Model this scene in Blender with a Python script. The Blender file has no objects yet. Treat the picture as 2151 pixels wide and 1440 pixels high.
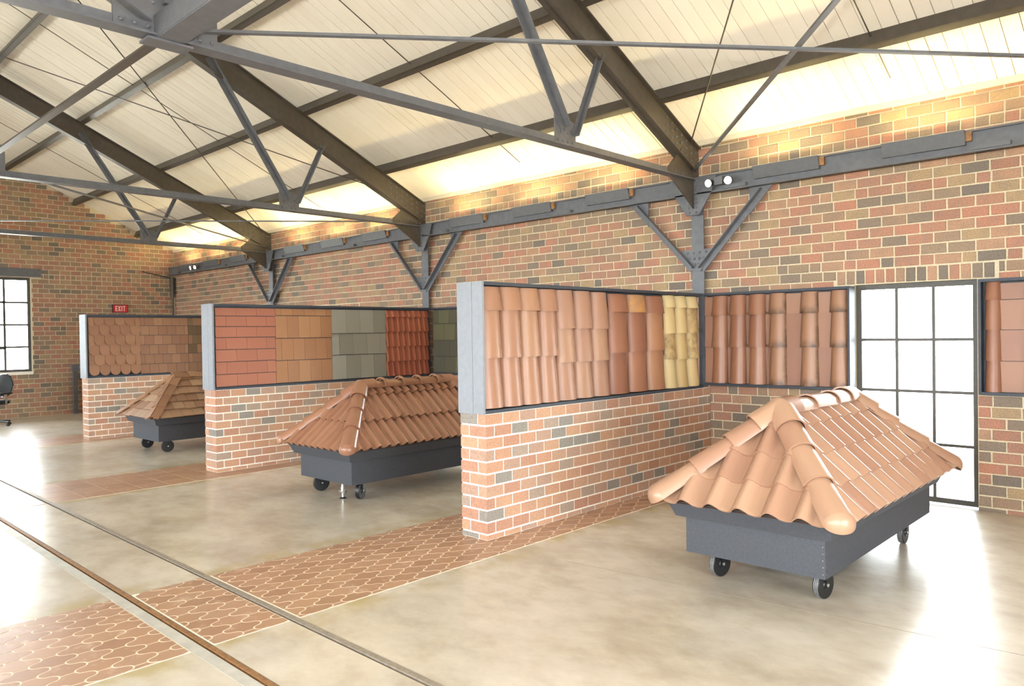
import bpy, bmesh, math, random
from mathutils import Vector, Matrix
random.seed(11)
scn = bpy.context.scene
COL = scn.collection
PI = math.pi

# ------------------------------------------------------------------ camera
F_PX, YAW, PITCH, ROLL, CAM_H = 1585.59, math.radians(43.531), math.radians(-0.706), math.radians(-0.835), 1.7024
fw = Vector((-math.sin(YAW) * math.cos(PITCH), math.cos(YAW) * math.cos(PITCH), math.sin(PITCH)))
rt = Vector((math.cos(YAW), math.sin(YAW), 0))
up = rt.cross(fw)
R2 = rt * math.cos(ROLL) + up * math.sin(ROLL)
U2 = -rt * math.sin(ROLL) + up * math.cos(ROLL)
CAM = Vector((0, 0, CAM_H))
cd = bpy.data.cameras.new('camera')
cam = bpy.data.objects.new('camera', cd)
COL.objects.link(cam)
cd.sensor_width = 36.0
cd.sensor_fit = 'HORIZONTAL'
cd.lens = F_PX / 2151 * 36
cd.clip_start = 0.05
cd.clip_end = 200
cam.matrix_world = Matrix(((R2.x, U2.x, -fw.x, 0), (R2.y, U2.y, -fw.y, 0), (R2.z, U2.z, -fw.z, CAM_H), (0, 0, 0, 1)))
scn.camera = cam


def pix(P):
    d = Vector(P) - CAM
    z = d.dot(fw)
    if z < 0.2:
        return (-9999, -9999, z)
    return (1075.5 + F_PX * d.dot(R2) / z, 720 - F_PX * d.dot(U2) / z, z)


# ------------------------------------------------------------------ world, lights, exposure
SKY, FLASH, UPLIGHT = 19.0, 310.0, 12.0
w = bpy.data.worlds.new('overcast_sky')
scn.world = w
w.use_nodes = True
bg = w.node_tree.nodes['Background']
bg.inputs[0].default_value = (0.93, 0.97, 1.0, 1)
bg.inputs[1].default_value = SKY
scn.view_settings.view_transform = 'Standard'
scn.view_settings.look = 'None'
scn.view_settings.gamma = 1.0
scn.view_settings.use_curve_mapping = False
scn.view_settings.exposure = 0.82
scn.cycles.use_denoising = True
scn.cycles.max_bounces = 8
scn.cycles.diffuse_bounces = 5
scn.cycles.transparent_max_bounces = 12
scn.cycles.sample_clamp_indirect = 8
scn.cycles.caustics_reflective = False
scn.cycles.caustics_refractive = False


def light(name, kind, loc, energy, color, size=0.1, sy=None, rot=None, portal=False):
    ld = bpy.data.lights.new(name, kind)
    ld.energy = energy
    ld.color = color
    if kind == 'AREA':
        ld.shape = 'RECTANGLE'
        ld.size = size
        ld.size_y = sy or size
        if portal:
            ld.cycles.is_portal = True
    else:
        ld.shadow_soft_size = size
    o = bpy.data.objects.new(name, ld)
    o.location = loc
    if rot:
        o.rotation_euler = rot
    COL.objects.link(o)
    return o


# the photographer's hot-shoe flash, above the lens
light('camera_flash', 'POINT', (CAM + U2 * 0.27 - fw * 0.06)[:], FLASH, (1.0, 0.975, 0.94), 0.03)

# ------------------------------------------------------------------ main dimensions (metres)
WY, YL = 8.029, -4.33                   # long wall / opposite wall
XE, XN = -19.431, 5.4                   # end wall / wall behind the camera
EZ, SL = 3.925, 0.463                   # eave height, roof slope
YR = (WY + YL) / 2                      # ridge
TX = [-4.517, -9.473, -14.432, 0.44]    # trusses (first one is nearest in the frame)
PX_ = [-4.416, -9.255, -14.08]          # partition faces
PY_ = [4.323, 4.305, 4.33]
PT, HB, HT = 0.305, 1.045, 2.134
BAY = 4.957


def roofz(y):
    return EZ + SL * (WY - y) if y >= YR else EZ + SL * (y - YL)


# ------------------------------------------------------------------ materials
def lin(h):
    h = h.lstrip('#')
    c = [int(h[i:i + 2], 16) / 255 for i in (0, 2, 4)]
    return tuple(x / 12.92 if x <= 0.04045 else ((x + 0.055) / 1.055) ** 2.4 for x in c) + (1,)


def clay(h, d=0.30, g=0.9):
    c = lin(h)
    y_ = 0.3 * c[0] + 0.59 * c[1] + 0.11 * c[2]
    t_ = (0.985, 1.015, 0.94)              # the photograph's clay leans to tan, not pink
    return tuple(min(1.0, (x * (1 - d) + y_ * d) * g * k_) for x, k_ in zip(c[:3], t_)) + (1,)


class NT:
    def __init__(s, name):
        s.m = bpy.data.materials.new(name)
        s.m.use_nodes = True
        s.t = s.m.node_tree
        s.b = s.t.nodes['Principled BSDF']

    def n(s, typ, **kw):
        nd = s.t.nodes.new(typ)
        for k, v in kw.items():
            setattr(nd, k, v)
        return nd

    def l(s, a, b):
        s.t.links.new(a, b)

    def val(s, op, a, b=None, c=None):
        nd = s.n('ShaderNodeMath', operation=op)
        for i, x in enumerate((a, b, c)):
            if x is None:
                continue
            if isinstance(x, (int, float)):
                nd.inputs[i].default_value = x
            else:
                s.l(x, nd.inputs[i])
        return nd.outputs[0]

    def noise(s, scale, detail=3, vec=None, rough=0.55):
        nd = s.n('ShaderNodeTexNoise')
        nd.inputs['Scale'].default_value = scale
        nd.inputs['Detail'].default_value = detail
        nd.inputs['Roughness'].default_value = rough
        if vec is not None:
            s.l(vec, nd.inputs['Vector'])
        return nd.outputs['Fac']

    def ramp(s, fac, stops, interp='LINEAR'):
        nd = s.n('ShaderNodeValToRGB')
        cr = nd.color_ramp
        cr.interpolation = interp
        while len(cr.elements) < len(stops):
            cr.elements.new(0.5)
        for e, (p, c) in zip(cr.elements, stops):
            e.position = p
            e.color = c if len(c) == 4 else tuple(c) + (1,)
        s.l(fac, nd.inputs[0])
        return nd.outputs[0]

    def mix(s, fac, a, b, mode='MIX'):
        nd = s.n('ShaderNodeMix', data_type='RGBA', blend_type=mode)
        if isinstance(fac, (int, float)):
            nd.inputs[0].default_value = fac
        else:
            s.l(fac, nd.inputs[0])
        for i, x in ((6, a), (7, b)):
            if isinstance(x, (tuple, list)):
                nd.inputs[i].default_value = x if len(x) == 4 else tuple(x) + (1,)
            else:
                s.l(x, nd.inputs[i])
        return nd.outputs[2]

    def coord(s, out='Object'):
        return s.n('ShaderNodeTexCoord').outputs[out]

    def pos(s):
        return s.n('ShaderNodeNewGeometry').outputs['Position']

    def rnd(s):
        """one value per separate piece, whether it is an object or an island of a joined mesh"""
        a = s.n('ShaderNodeObjectInfo').outputs['Random']
        b = s.n('ShaderNodeNewGeometry').outputs['Random Per Island']
        return s.val('FRACT', s.val('ADD', a, b))

    def bump(s, h, strength=0.3, dist=0.01):
        nd = s.n('ShaderNodeBump')
        nd.inputs['Strength'].default_value = strength
        nd.inputs['Distance'].default_value = dist
        s.l(h, nd.inputs['Height'])
        s.l(nd.outputs[0], s.b.inputs['Normal'])

    def fin(s, col, rough=0.6, spec=0.5, metal=0.0):
        if isinstance(col, (tuple, list)):
            s.b.inputs['Base Color'].default_value = col if len(col) == 4 else tuple(col) + (1,)
        else:
            s.l(col, s.b.inputs['Base Color'])
        if isinstance(rough, (int, float)):
            s.b.inputs['Roughness'].default_value = rough
        else:
            s.l(rough, s.b.inputs['Roughness'])
        s.b.inputs['Specular IOR Level'].default_value = spec
        s.b.inputs['Metallic'].default_value = metal
        return s.m


def m_brick(name, stops, spot=0.5, dark=(0.12, 0.09, 0.075)):
    t = NT(name)
    r = t.rnd()
    base = t.ramp(r, [(p_, clay(c_, 0.25, 1.03)) for p_, c_ in stops], 'CONSTANT')
    p = t.pos()
    n1 = t.noise(9.0, 3, p)
    n2 = t.noise(70.0, 3, p)
    f = t.ramp(n1, [(0.42, (0, 0, 0)), (0.62, (1, 1, 1))])
    c = t.mix(t.val('MULTIPLY', f, spot), base, t.mix(0.5, base, dark))
    f2 = t.ramp(n2, [(0.3, (0.78, 0.78, 0.78)), (0.7, (1.12, 1.12, 1.12))])
    c = t.mix(1.0, c, f2, 'MULTIPLY')
    t.bump(n2, 0.35, 0.006)
    return t.fin(c, 0.8, 0.3)


M = {}
M['brick_old'] = m_brick('old_brick', [(0.0, '#ac745c'), (0.16, '#b08062'), (0.32, '#9c7860'), (0.44, '#a98761'), (0.56, '#957962'),
                                       (0.67, '#b5735a'), (0.79, '#857062'), (0.88, '#a66e58'), (0.94, '#776860')], 0.55, (0.2, 0.165, 0.14))
M['brick_new'] = m_brick('partition_brick', [(0.0, '#c18665'), (0.2, '#ba8a70'), (0.36, '#c38c69'), (0.52, '#b28672'), (0.64, '#b87c60'),
                                             (0.76, '#a68a7b'), (0.86, '#8d827d'), (0.93, '#c28867')], 0.25, (0.25, 0.2, 0.18))


def m_plain(name, col, rough=0.6, spec=0.5, metal=0.0, ns=40.0, var=0.12, bump=0.0):
    t = NT(name)
    n1 = t.noise(ns, 3, t.coord())
    lo = tuple(c * (1 - var) for c in col[:3])
    hi = tuple(min(1, c * (1 + var)) for c in col[:3])
    c = t.ramp(n1, [(0.3, lo), (0.7, hi)])
    if bump:
        t.bump(n1, bump, 0.004)
    return t.fin(c, rough, spec, metal)


M['mortar_old'] = m_plain('old_mortar', lin('#c9bda2'), 0.95, 0.1, ns=60, var=0.12, bump=0.3)
M['mortar_new'] = m_plain('pale_mortar', lin('#f1ebdf'), 0.95, 0.1, ns=60, var=0.06, bump=0.2)
M['steel'] = m_plain('dark_painted_steel', lin('#5b5d63'), 0.42, 0.5, ns=14, var=0.14)
M['steel_brown'] = m_plain('brown_grey_painted_steel', lin('#474039'), 0.45, 0.5, ns=14, var=0.14)
M['patch'] = m_plain('grey_fixture_paint', lin('#5d5f63'), 0.5, 0.4, ns=20, var=0.08)
M['rust'] = m_plain('rusty_steel', lin('#87623f'), 0.55, 0.4, ns=30, var=0.35)
M['frame_paint'] = m_plain('grey_painted_board', lin('#868a91'), 0.55, 0.35, ns=25, var=0.06)
M['frame_dark'] = m_plain('dark_frame_board', lin('#3a3f48'), 0.55, 0.35, ns=25, var=0.08)
M['cart'] = m_plain('charcoal_painted_plywood', lin('#43454b'), 0.6, 0.35, ns=60, var=0.12)
M['deck'] = m_plain('roof_deck_wood', lin('#4a3527'), 0.8, 0.2, ns=20, var=0.15)
M['rubber'] = m_plain('black_rubber', lin('#17181a'), 0.4, 0.5, ns=30, var=0.2)
M['tread'] = m_plain('worn_grey_tread', lin('#7c7d7f'), 0.5, 0.5, ns=60, var=0.25)
M['zinc'] = m_plain('zinc_plated_steel', lin('#d8dadb'), 0.25, 0.5, 0.9, ns=40, var=0.08)
M['chrome'] = m_plain('chrome', lin('#dfe2e4'), 0.12, 0.5, 1.0, ns=40, var=0.04)
M['black_fabric'] = m_plain('black_upholstery', lin('#121314'), 0.6, 0.4, ns=80, var=0.2)
M['black_plastic'] = m_plain('black_plastic', lin('#18191b'), 0.35, 0.5, ns=80, var=0.1)
M['white_trim'] = m_plain('white_painted_trim', lin('#cfc6b4'), 0.6, 0.3, ns=10, var=0.05)
M['window_steel'] = m_plain('window_steel', lin('#4a4843'), 0.5, 0.5, ns=20, var=0.1)
M['sign_red'] = m_plain('exit_red', lin('#c02a34'), 0.35, 0.5, ns=5, var=0.03)
M['sign_dark'] = m_plain('exit_sign_case', lin('#3a1518'), 0.5, 0.5, ns=5, var=0.03)
M['sign_white'] = m_plain('exit_letter_white', lin('#f4e6dc'), 0.5, 0.3, ns=5, var=0.02)
M['grout'] = m_plain('cream_grout', lin('#ece0cc'), 0.7, 0.3, ns=60, var=0.06)
M['ground'] = m_plain('outside_paving', lin('#d9d4c8'), 0.9, 0.2, ns=3, var=0.08)
M['lens'] = m_plain('clear_lens', lin('#f6f3ea'), 0.15, 0.6, ns=5, var=0.02)
M['groove'] = m_plain('dark_groove', lin('#3a3028'), 0.9, 0.1, ns=30, var=0.2)
M['plaster'] = m_plain('outer_masonry', lin('#a68a74'), 0.9, 0.2, ns=6, var=0.1)


def m_ceiling():
    t = NT('white_ceiling_board')
    p = t.pos()
    r = t.rnd()
    c = t.ramp(r, [(0.0, lin('#efe8dc')), (0.5, lin('#f2ecdf')), (1.0, lin('#ece4d8'))])
    n1 = t.noise(1.3, 4, p)
    c = t.mix(t.ramp(n1, [(0.45, (0, 0, 0)), (0.75, (0.35, 0.35, 0.35))]), c, lin('#e6dbc6'))
    return t.fin(c, 0.6, 0.3)


M['ceiling'] = m_ceiling()


def m_tile(name, cols, rough=0.45, var=0.5, blotch=None, spec=0.5, des=0.28):
    """fired clay: a colour for each piece, soft clouding, fine grain"""
    t = NT(name)
    r = t.rnd()
    k = len(cols)
    base = t.ramp(r, [(i / k, clay(c, des)) for i, c in enumerate(cols)], 'CONSTANT')
    p = t.pos()
    n1 = t.noise(6.0, 3, p)
    n2 = t.noise(120.0, 2, p)
    c = t.mix(t.val('MULTIPLY', n1, var), base, t.mix(0.35, base, (0.9, 0.75, 0.6), 'MULTIPLY'))
    if blotch:
        n3 = t.noise(11.0, 5, p, 0.75)
        c = t.mix(t.ramp(n3, [(0.42, (0, 0, 0)), (0.72, (0.85, 0.85, 0.85))]), c, lin(blotch))
    t.bump(n2, 0.12, 0.003)
    return t.fin(c, rough, spec)


M['tile_a'] = m_tile('salmon_clay_tile', ['#b07a5c', '#b37f60', '#aa7357', '#b98565'], 0.33)
M['tile_b'] = m_tile('terracotta_rolled_tile', ['#a56844', '#a96c48', '#a06240'], 0.3)
M['tile_c'] = m_tile('brown_flat_clay_shingle', ['#a87450', '#b07f59', '#9c6846', '#a9805f', '#b58a64'], 0.6)
M['tile_cap_c'] = m_tile('brown_clay_hip_cap', ['#a56c44', '#ad7449', '#9f673f'], 0.55)
M['bar1'] = m_tile('pale_terracotta_barrel', ['#b0744f', '#b27853', '#ad7150'], 0.38)
M['bar2'] = m_tile('rose_terracotta_barrel', ['#b47c59', '#b0775a', '#b88160'], 0.42)
M['bar3'] = m_tile('red_brown_barrel', ['#a8643e', '#9c5a3a', '#b07044', '#a35f3c'], 0.45)
M['bar4'] = m_tile('cream_barrel', ['#d3b06c', '#d8b878', '#c9a45c'], 0.55)
M['bar4b'] = m_tile('cream_barrel_with_dark_wash', ['#cba65e', '#c79f58'], 0.55, 0.4, '#6d5330')
M['bar5'] = m_tile('copper_red_barrel', ['#a0603c', '#a56743', '#9b5b3a'], 0.38)
M['pan'] = m_tile('rose_pan_tile', ['#a66e52', '#a06850', '#ab7457'], 0.5)
M['sh_red'] = m_tile('coral_red_flat_tile', ['#b25e3f', '#af5c3f', '#b46141'], 0.55)
M['sh_orange'] = m_tile('ochre_flat_tile', ['#b0703a', '#a96a37', '#b87a42', '#ae6d34'], 0.55)
M['sh_grey'] = m_tile('slate_grey_flat_tile', ['#918d87', '#97938e', '#8b8781', '#9c9995'], 0.5)
M['sh_scarlet'] = m_tile('orange_red_ribbed_tile', ['#b04f2b', '#b5552f', '#ab4b29'], 0.42)
M['sh_green'] = m_tile('moss_green_flat_tile', ['#5f5b47', '#66624c', '#595748', '#6d6a49', '#5c5a4c'], 0.6)
M['sh_scale'] = m_tile('brown_fish_scale_tile', ['#9d633c', '#a1663f', '#986039', '#a56b43'], 0.6)
M['sh_square'] = m_tile('brown_square_shingle', ['#a06842', '#9a623e', '#a66e49', '#976244'], 0.6)
M['sh_mixed'] = m_tile('mixed_brown_shingle', ['#7c5a35', '#94623f', '#6f5030', '#a0693e'], 0.6)


def m_floor_tile(name, cols):
    t = NT(name)
    r = t.rnd()
    k = len(cols)
    base = t.ramp(r, [(i / k, clay(c, 0.3, 1.12)) for i, c in enumerate(cols)], 'CONSTANT')
    p = t.pos()
    n1 = t.noise(7.0, 5, p, 0.7)
    c = t.mix(t.ramp(n1, [(0.56, (0, 0, 0)), (0.7, (0.7, 0.7, 0.7))]), base, lin('#cdb09c'))
    rr = 0.34
    return t.fin(c, rr, 0.5)


M['floor_tile'] = m_floor_tile('brown_quarry_tile', ['#a3714e', '#a97753', '#9d6b49', '#a87857'])


def m_flashed():
    t = NT('flashed_barrel_with_dark_burnt_edges')
    p = t.coord()
    sx = t.n('ShaderNodeSeparateXYZ')
    t.l(p, sx.inputs[0])
    ax = t.val('ABSOLUTE', sx.outputs[0])
    e1 = t.ramp(ax, [(0.055, (0, 0, 0)), (0.1, (1, 1, 1))])
    e2 = t.ramp(sx.outputs[2], [(0.0, (1, 1, 1)), (0.09, (0, 0, 0))])
    n1 = t.noise(14.0, 3, t.pos())
    f = t.val('MULTIPLY', t.val('MAXIMUM', e1, e2), t.ramp(n1, [(0.3, (0.35, 0.35, 0.35)), (0.65, (1, 1, 1))]))
    c = t.mix(f, clay('#a46c48', 0.28, 0.95), lin('#3c2f24'))
    return t.fin(c, 0.42, 0.5)


M['bar6'] = m_flashed()


def m_concrete():
    t = NT('polished_concrete')
    p = t.pos()
    st = t.n('ShaderNodeMapping')
    st.inputs['Rotation'].default_value = (0, 0, 0.8)
    st.inputs['Scale'].default_value = (0.85, 1.25, 1)
    t.l(p, st.inputs[0])
    n1 = t.noise(0.9, 6, st.outputs[0], 0.65)
    n2 = t.noise(5.0, 5, st.outputs[0], 0.6)
    c = t.ramp(n1, [(0.34, lin('#a59b8b')), (0.5, lin('#bfb6a6')), (0.66, lin('#cdc5b6'))])
    c = t.mix(t.ramp(n2, [(0.45, (0, 0, 0)), (0.75, (0.45, 0.45, 0.45))]), c, lin('#a89a83'))
    c = t.mix(t.ramp(t.noise(2.2, 4, p), [(0.5, (0, 0, 0)), (0.85, (0.25, 0.25, 0.25))]), c, lin('#b6b5b4'))
    # olive stain that has crept out of the joint beside each tile band
    sx = t.n('ShaderNodeSeparateXYZ')
    t.l(p, sx.inputs[0])
    tot = None
    for xe in BAND_EDGES:
        d = t.val('ABSOLUTE', t.val('SUBTRACT', sx.outputs[0], xe))
        f = t.ramp(d, [(0.04, (1, 1, 1)), (0.26, (0, 0, 0))])
        tot = f if tot is None else t.val('MAXIMUM', tot, f)
    nn = t.ramp(t.noise(3.0, 4, p), [(0.42, (0, 0, 0)), (0.62, (0.75, 0.75, 0.75))])
    c = t.mix(t.val('MULTIPLY', tot, nn), c, lin('#a3925f'))
    rr = 0.27
    return t.fin(c, rr, 0.5)


BANDS = [(x - 0.88, x + 0.33) for x in PX_]
BAND_EDGES = [e for b in BANDS for e in b]
M['concrete'] = m_concrete()


def m_glass():
    t = NT('window_glass')
    tr = t.n('ShaderNodeBsdfTransparent')
    tr.inputs[0].default_value = (0.97, 0.985, 0.98, 1)
    gl = t.n('ShaderNodeBsdfGlossy')
    gl.inputs['Roughness'].default_value = 0.02
    fr = t.n('ShaderNodeFresnel')
    fr.inputs[0].default_value = 1.45
    mx = t.n('ShaderNodeMixShader')
    t.l(fr.outputs[0], mx.inputs[0])
    t.l(tr.outputs[0], mx.inputs[1])
    t.l(gl.outputs[0], mx.inputs[2])
    t.l(mx.outputs[0], t.t.nodes['Material Output'].inputs[0])
    return t.m


M['glass'] = m_glass()


def m_emit(name, col, s):
    t = NT(name)
    t.b.inputs['Base Color'].default_value = col
    t.b.inputs['Emission Color'].default_value = col
    t.b.inputs['Emission Strength'].default_value = s
    return t.m


M['warm_tube'] = m_emit('warm_lamp_tube', (1.0, 0.72, 0.36, 1), 6.0)
M['bulb'] = m_emit('lit_lamp_lens', (1.0, 0.97, 0.9, 1), 4.0)


# ------------------------------------------------------------------ mesh helpers
class MB:
    def __init__(s):
        s.v = []
        s.f = []

    def add(s, vs, fs):
        o = len(s.v)
        s.v += [tuple(x) for x in vs]
        s.f += [tuple(i + o for i in f) for f in fs]
        return s

    def box(s, x0, x1, y0, y1, z0, z1):
        return s.add([(x0, y0, z0), (x1, y0, z0), (x1, y1, z0), (x0, y1, z0), (x0, y0, z1), (x1, y0, z1), (x1, y1, z1), (x0, y1, z1)],
                     [(0, 3, 2, 1), (4, 5, 6, 7), (0, 1, 5, 4), (1, 2, 6, 5), (2, 3, 7, 6), (3, 0, 4, 7)])

    def bar(s, p, q, ws, wu, upv=(0, 0, 1), os=0.0, ou=0.0, ext=0.0):
        """box along p-q; ws wide sideways, wu deep along 'up', shifted by os, ou"""
        p, q = Vector(p), Vector(q)
        a = (q - p).normalized()
        p = p - a * ext
        q = q + a * ext
        u = Vector(upv)
        sd = a.cross(u).normalized()
        u = sd.cross(a).normalized()
        vs = []
        for e in (p, q):
            for i, j in ((-1, -1), (1, -1), (1, 1), (-1, 1)):
                vs.append(e + sd * (os + i * ws / 2) + u * (ou + j * wu / 2))
        return s.add(vs, [(0, 1, 2, 3), (7, 6, 5, 4), (0, 4, 5, 1), (1, 5, 6, 2), (2, 6, 7, 3), (3, 7, 4, 0)])

    def prism(s, poly, d):
        """poly: list of 3-D points of a flat outline; d: extrusion vector"""
        n = len(poly)
        d = Vector(d)
        vs = [Vector(p) for p in poly] + [Vector(p) + d for p in poly]
        fs = [tuple(range(n))[::-1], tuple(range(n, 2 * n))]
        fs += [(i, (i + 1) % n, n + (i + 1) % n, n + i) for i in range(n)]
        return s.add(vs, fs)

    def tube(s, p, q, r, n=8, r2=None, cap=True):
        p, q = Vector(p), Vector(q)
        a = (q - p).normalized()
        t = Vector((0, 0, 1)) if abs(a.z) < 0.9 else Vector((1, 0, 0))
        e1 = a.cross(t).normalized()
        e2 = a.cross(e1)
        r2 = r if r2 is None else r2
        vs = []
        for c, rr in ((p, r), (q, r2)):
            vs += [c + e1 * rr * math.cos(2 * PI * k / n) + e2 * rr * math.sin(2 * PI * k / n) for k in range(n)]
        fs = [(k, (k + 1) % n, n + (k + 1) % n, n + k) for k in range(n)]
        if cap:
            fs += [tuple(range(n))[::-1], tuple(range(n, 2 * n))]
        return s.add(vs, fs)

    def lathe(s, c, axis, prof, n=20):
        """prof: (radius, distance along axis)"""
        c, a = Vector(c), Vector(axis).normalized()
        t = Vector((0, 0, 1)) if abs(a.z) < 0.9 else Vector((1, 0, 0))
        e1 = a.cross(t).normalized()
        e2 = a.cross(e1)
        vs = []
        for r, h in prof:
            vs += [c + a * h + (e1 * math.cos(2 * PI * k / n) + e2 * math.sin(2 * PI * k / n)) * r for k in range(n)]
        fs = []
        for i in range(len(prof) - 1):
            for k in range(n):
                fs.append((i * n + k, i * n + (k + 1) % n, (i + 1) * n + (k + 1) % n, (i + 1) * n + k))
        fs += [tuple(range(n))[::-1], tuple(range((len(prof) - 1) * n, len(prof) * n))]
        return s.add(vs, fs)

    def dome(s, c, nrm, r, h=None, n=6):
        h = r * 0.7 if h is None else h
        c, a = Vector(c), Vector(nrm).normalized()
        t = Vector((0, 0, 1)) if abs(a.z) < 0.9 else Vector((1, 0, 0))
        e1 = a.cross(t).normalized()
        e2 = a.cross(e1)
        vs = []
        for rr, hh in ((r, 0), (r * 0.75, h * 0.7)):
            vs += [c + a * hh + (e1 * math.cos(2 * PI * k / n) + e2 * math.sin(2 * PI * k / n)) * rr for k in range(n)]
        vs.append(c + a * h)
        fs = [(k, (k + 1) % n, n + (k + 1) % n, n + k) for k in range(n)]
        fs += [(n + k, n + (k + 1) % n, 2 * n) for k in range(n)]
        return s.add(vs, fs)

    def mesh(s, name, mat, smooth=False):
        me = bpy.data.meshes.new(name)
        me.from_pydata(s.v, [], s.f)
        bm = bmesh.new()
        bm.from_mesh(me)
        bmesh.ops.recalc_face_normals(bm, faces=bm.faces)
        bm.to_mesh(me)
        bm.free()
        if smooth:
            me.shade_smooth() if smooth == 'all' else shade_auto(me)
        me.materials.append(M[mat] if isinstance(mat, str) else mat)
        return me

    def build(s, name, mat, parent=None, smooth=False, loc=None):
        return obj(name, s.mesh(name, mat, smooth), parent, loc)


def shade_auto(me, ang=0.6):
    me.shade_smooth()
    try:
        me.set_sharp_from_angle(angle=ang)
    except Exception:
        pass


def obj(name, me, parent=None, loc=None, rz=None):
    o = bpy.data.objects.new(name, me)
    COL.objects.link(o)
    if parent is not None:
        o.parent = parent
    if loc is not None:
        o.location = loc
    if rz is not None:
        o.rotation_euler = (0, 0, rz)
    return o


def tag(o, label, cat, group=None):
    o['label'] = label
    o['category'] = cat
    if group:
        o['group'] = group
    return o


def thing(name, label, cat, loc=(0, 0, 0), rz=0.0, group=None):
    o = bpy.data.objects.new(name, None)
    COL.objects.link(o)
    o.location = loc
    o.rotation_euler = (0, 0, rz)
    o.empty_display_size = 0.1
    return tag(o, label, cat, group)


def struct(o, label=None, cat=None):
    o['kind'] = 'structure'
    if label:
        o['label'] = label
    if cat:
        o['category'] = cat
    return o


# ------------------------------------------------------------------ floor
RAILS = [(1.812, 1.862), (2.338, 2.396)]
fl = MB()
ys = [YL - 0.3]
for a, b in RAILS:
    ys += [a, b]
ys.append(WY + 0.3)
for k in range(0, len(ys), 2):
    fl.box(XE - 0.3, XN + 0.3, ys[k], ys[k + 1], -0.2, 0)
for a, b in RAILS:
    fl.box(XE - 0.3, XN + 0.3, a, b, -0.2, -0.035)
floor = struct(fl.build('floor', 'concrete'), 'polished tan concrete floor with tile bands and sunken rails', 'floor')

# narrow-gauge rails left in the floor
MB().box(XE + 0.05, XN, 1.828, 1.856, -0.035, 0.002).build('rail', 'rust', floor)
MB().box(XE + 0.05, XN, 2.358, 2.394, -0.035, 0.002).build('rail', m_plain('grey_brown_rail', lin('#8a8073'), 0.5, 0.5, 0.0, 30, 0.2), floor)
pale = m_plain('pale_grey_concrete_edge', lin('#b3b0a6'), 0.5, 0.4, ns=8, var=0.15)
MB().box(XE + 0.05, XN, 1.742, 1.808, -0.03, 0.0012).build('rail_edge_strip', pale, floor)
MB().bar((-3.6, 4.33, 0.0004), (0.9, 4.80, 0.0004), 0.004, 0.001).build('control_joint', m_plain('faint_saw_cut', lin('#8d8374'), 0.8, 0.2, ns=30, var=0.2), floor)

# tile bands
AP, AR, AM = 0.155, 0.150, 0.039        # lantern tile: pitch along X, row pitch along Y, wave height
GAP = 0.0048


def lantern_outline(x0, y0, flip):
    """outline between two wave lines; peaks of the lower wave stand at x0 and x0+AP"""
    pts = []
    n = 16
    for k in range(n + 1):
        t = k / n
        pts.append((x0 + AP * (t + 0.045 * math.sin(4 * PI * t)), y0 + AM * math.cos(2 * PI * t)))
    for k in range(n, -1, -1):
        t = k / n
        pts.append((x0 + AP * (t + 0.045 * math.sin(4 * PI * t)), y0 + AR - AM * math.cos(2 * PI * t)))
    return pts


def shrink(poly, g):
    """move every point g inwards"""
    n = len(poly)
    out = []
    for i in range(n):
        p0, p1, p2 = Vector(poly[i - 1]), Vector(poly[i]), Vector(poly[(i + 1) % n])
        e1 = (p1 - p0)
        e2 = (p2 - p1)
        if e1.length < 1e-9 or e2.length < 1e-9:
            out.append((p1.x, p1.y))
            continue
        n1 = Vector((-e1.y, e1.x)).normalized()
        n2 = Vector((-e2.y, e2.x)).normalized()
        m = (n1 + n2)
        m = m / max(0.6, m.dot(n1))
        out.append((p1.x + m.x * g, p1.y + m.y * g))
    return out


def clip_x(poly, lo, hi):
    for sgn, lim in ((1, lo), (-1, -hi)):
        res = []
        n = len(poly)
        for i in range(n):
            a, b = poly[i], poly[(i + 1) % n]
            da, db = sgn * a[0] - lim, sgn * b[0] - lim
            if da >= 0:
                res.append(a)
            if (da >= 0) != (db >= 0):
                t = da / (da - db)
                res.append((a[0] + t * (b[0] - a[0]), a[1] + t * (b[1] - a[1])))
        poly = res
        if len(poly) < 3:
            return []
    return poly


def clip_y(poly, lo, hi):
    return [(b, a) for a, b in clip_x([(y, x) for x, y in poly], lo, hi)]


def prism2(poly, z0, z1):
    return MB().prism([(x, y, z0) for x, y in poly], (0, 0, z1 - z0))


bx0, bx1 = BANDS[0]
spans = [(YL + 0.02, 1.738), (1.866, 2.334), (2.40, WY - 0.01)]
for bi, (b0, b1) in enumerate(BANDS):
    for s0, s1 in spans:
        MB().box(b0, b1, s0, s1, -0.001, 0.0012).build('grout_bed', 'grout', floor)
cands = []
row = 0
y = YL - 0.1
while y < WY:
    k = 0
    x = bx0 - AP - (AP / 2 if row % 2 else 0)
    while x < bx1:
        poly = lantern_outline(x, y, row % 2)
        poly = shrink(poly, GAP)
        for s0, s1 in spans:
            c = clip_y(clip_x(poly, bx0 + 0.006, bx1 - 0.006), s0 + 0.006, s1 - 0.006)
            if len(c) >= 3:
                area = abs(sum(c[i - 1][0] * c[i][1] - c[i][0] * c[i - 1][1] for i in range(len(c)))) / 2
                if area > 0.0006:
                    cx = sum(p[0] for p in c) / len(c)
                    cy = sum(p[1] for p in c) / len(c)
                    px = pix((cx, cy, 0))
                    seen = -30 < px[0] < 2180 and px[1] < 1470 and not (cy > PY_[0] and PX_[0] - PT - 0.6 < cx < PX_[0] - 0.05)
                    cands.append((seen, px[2], c))
        x += AP
    y += AR
    row += 1
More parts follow.
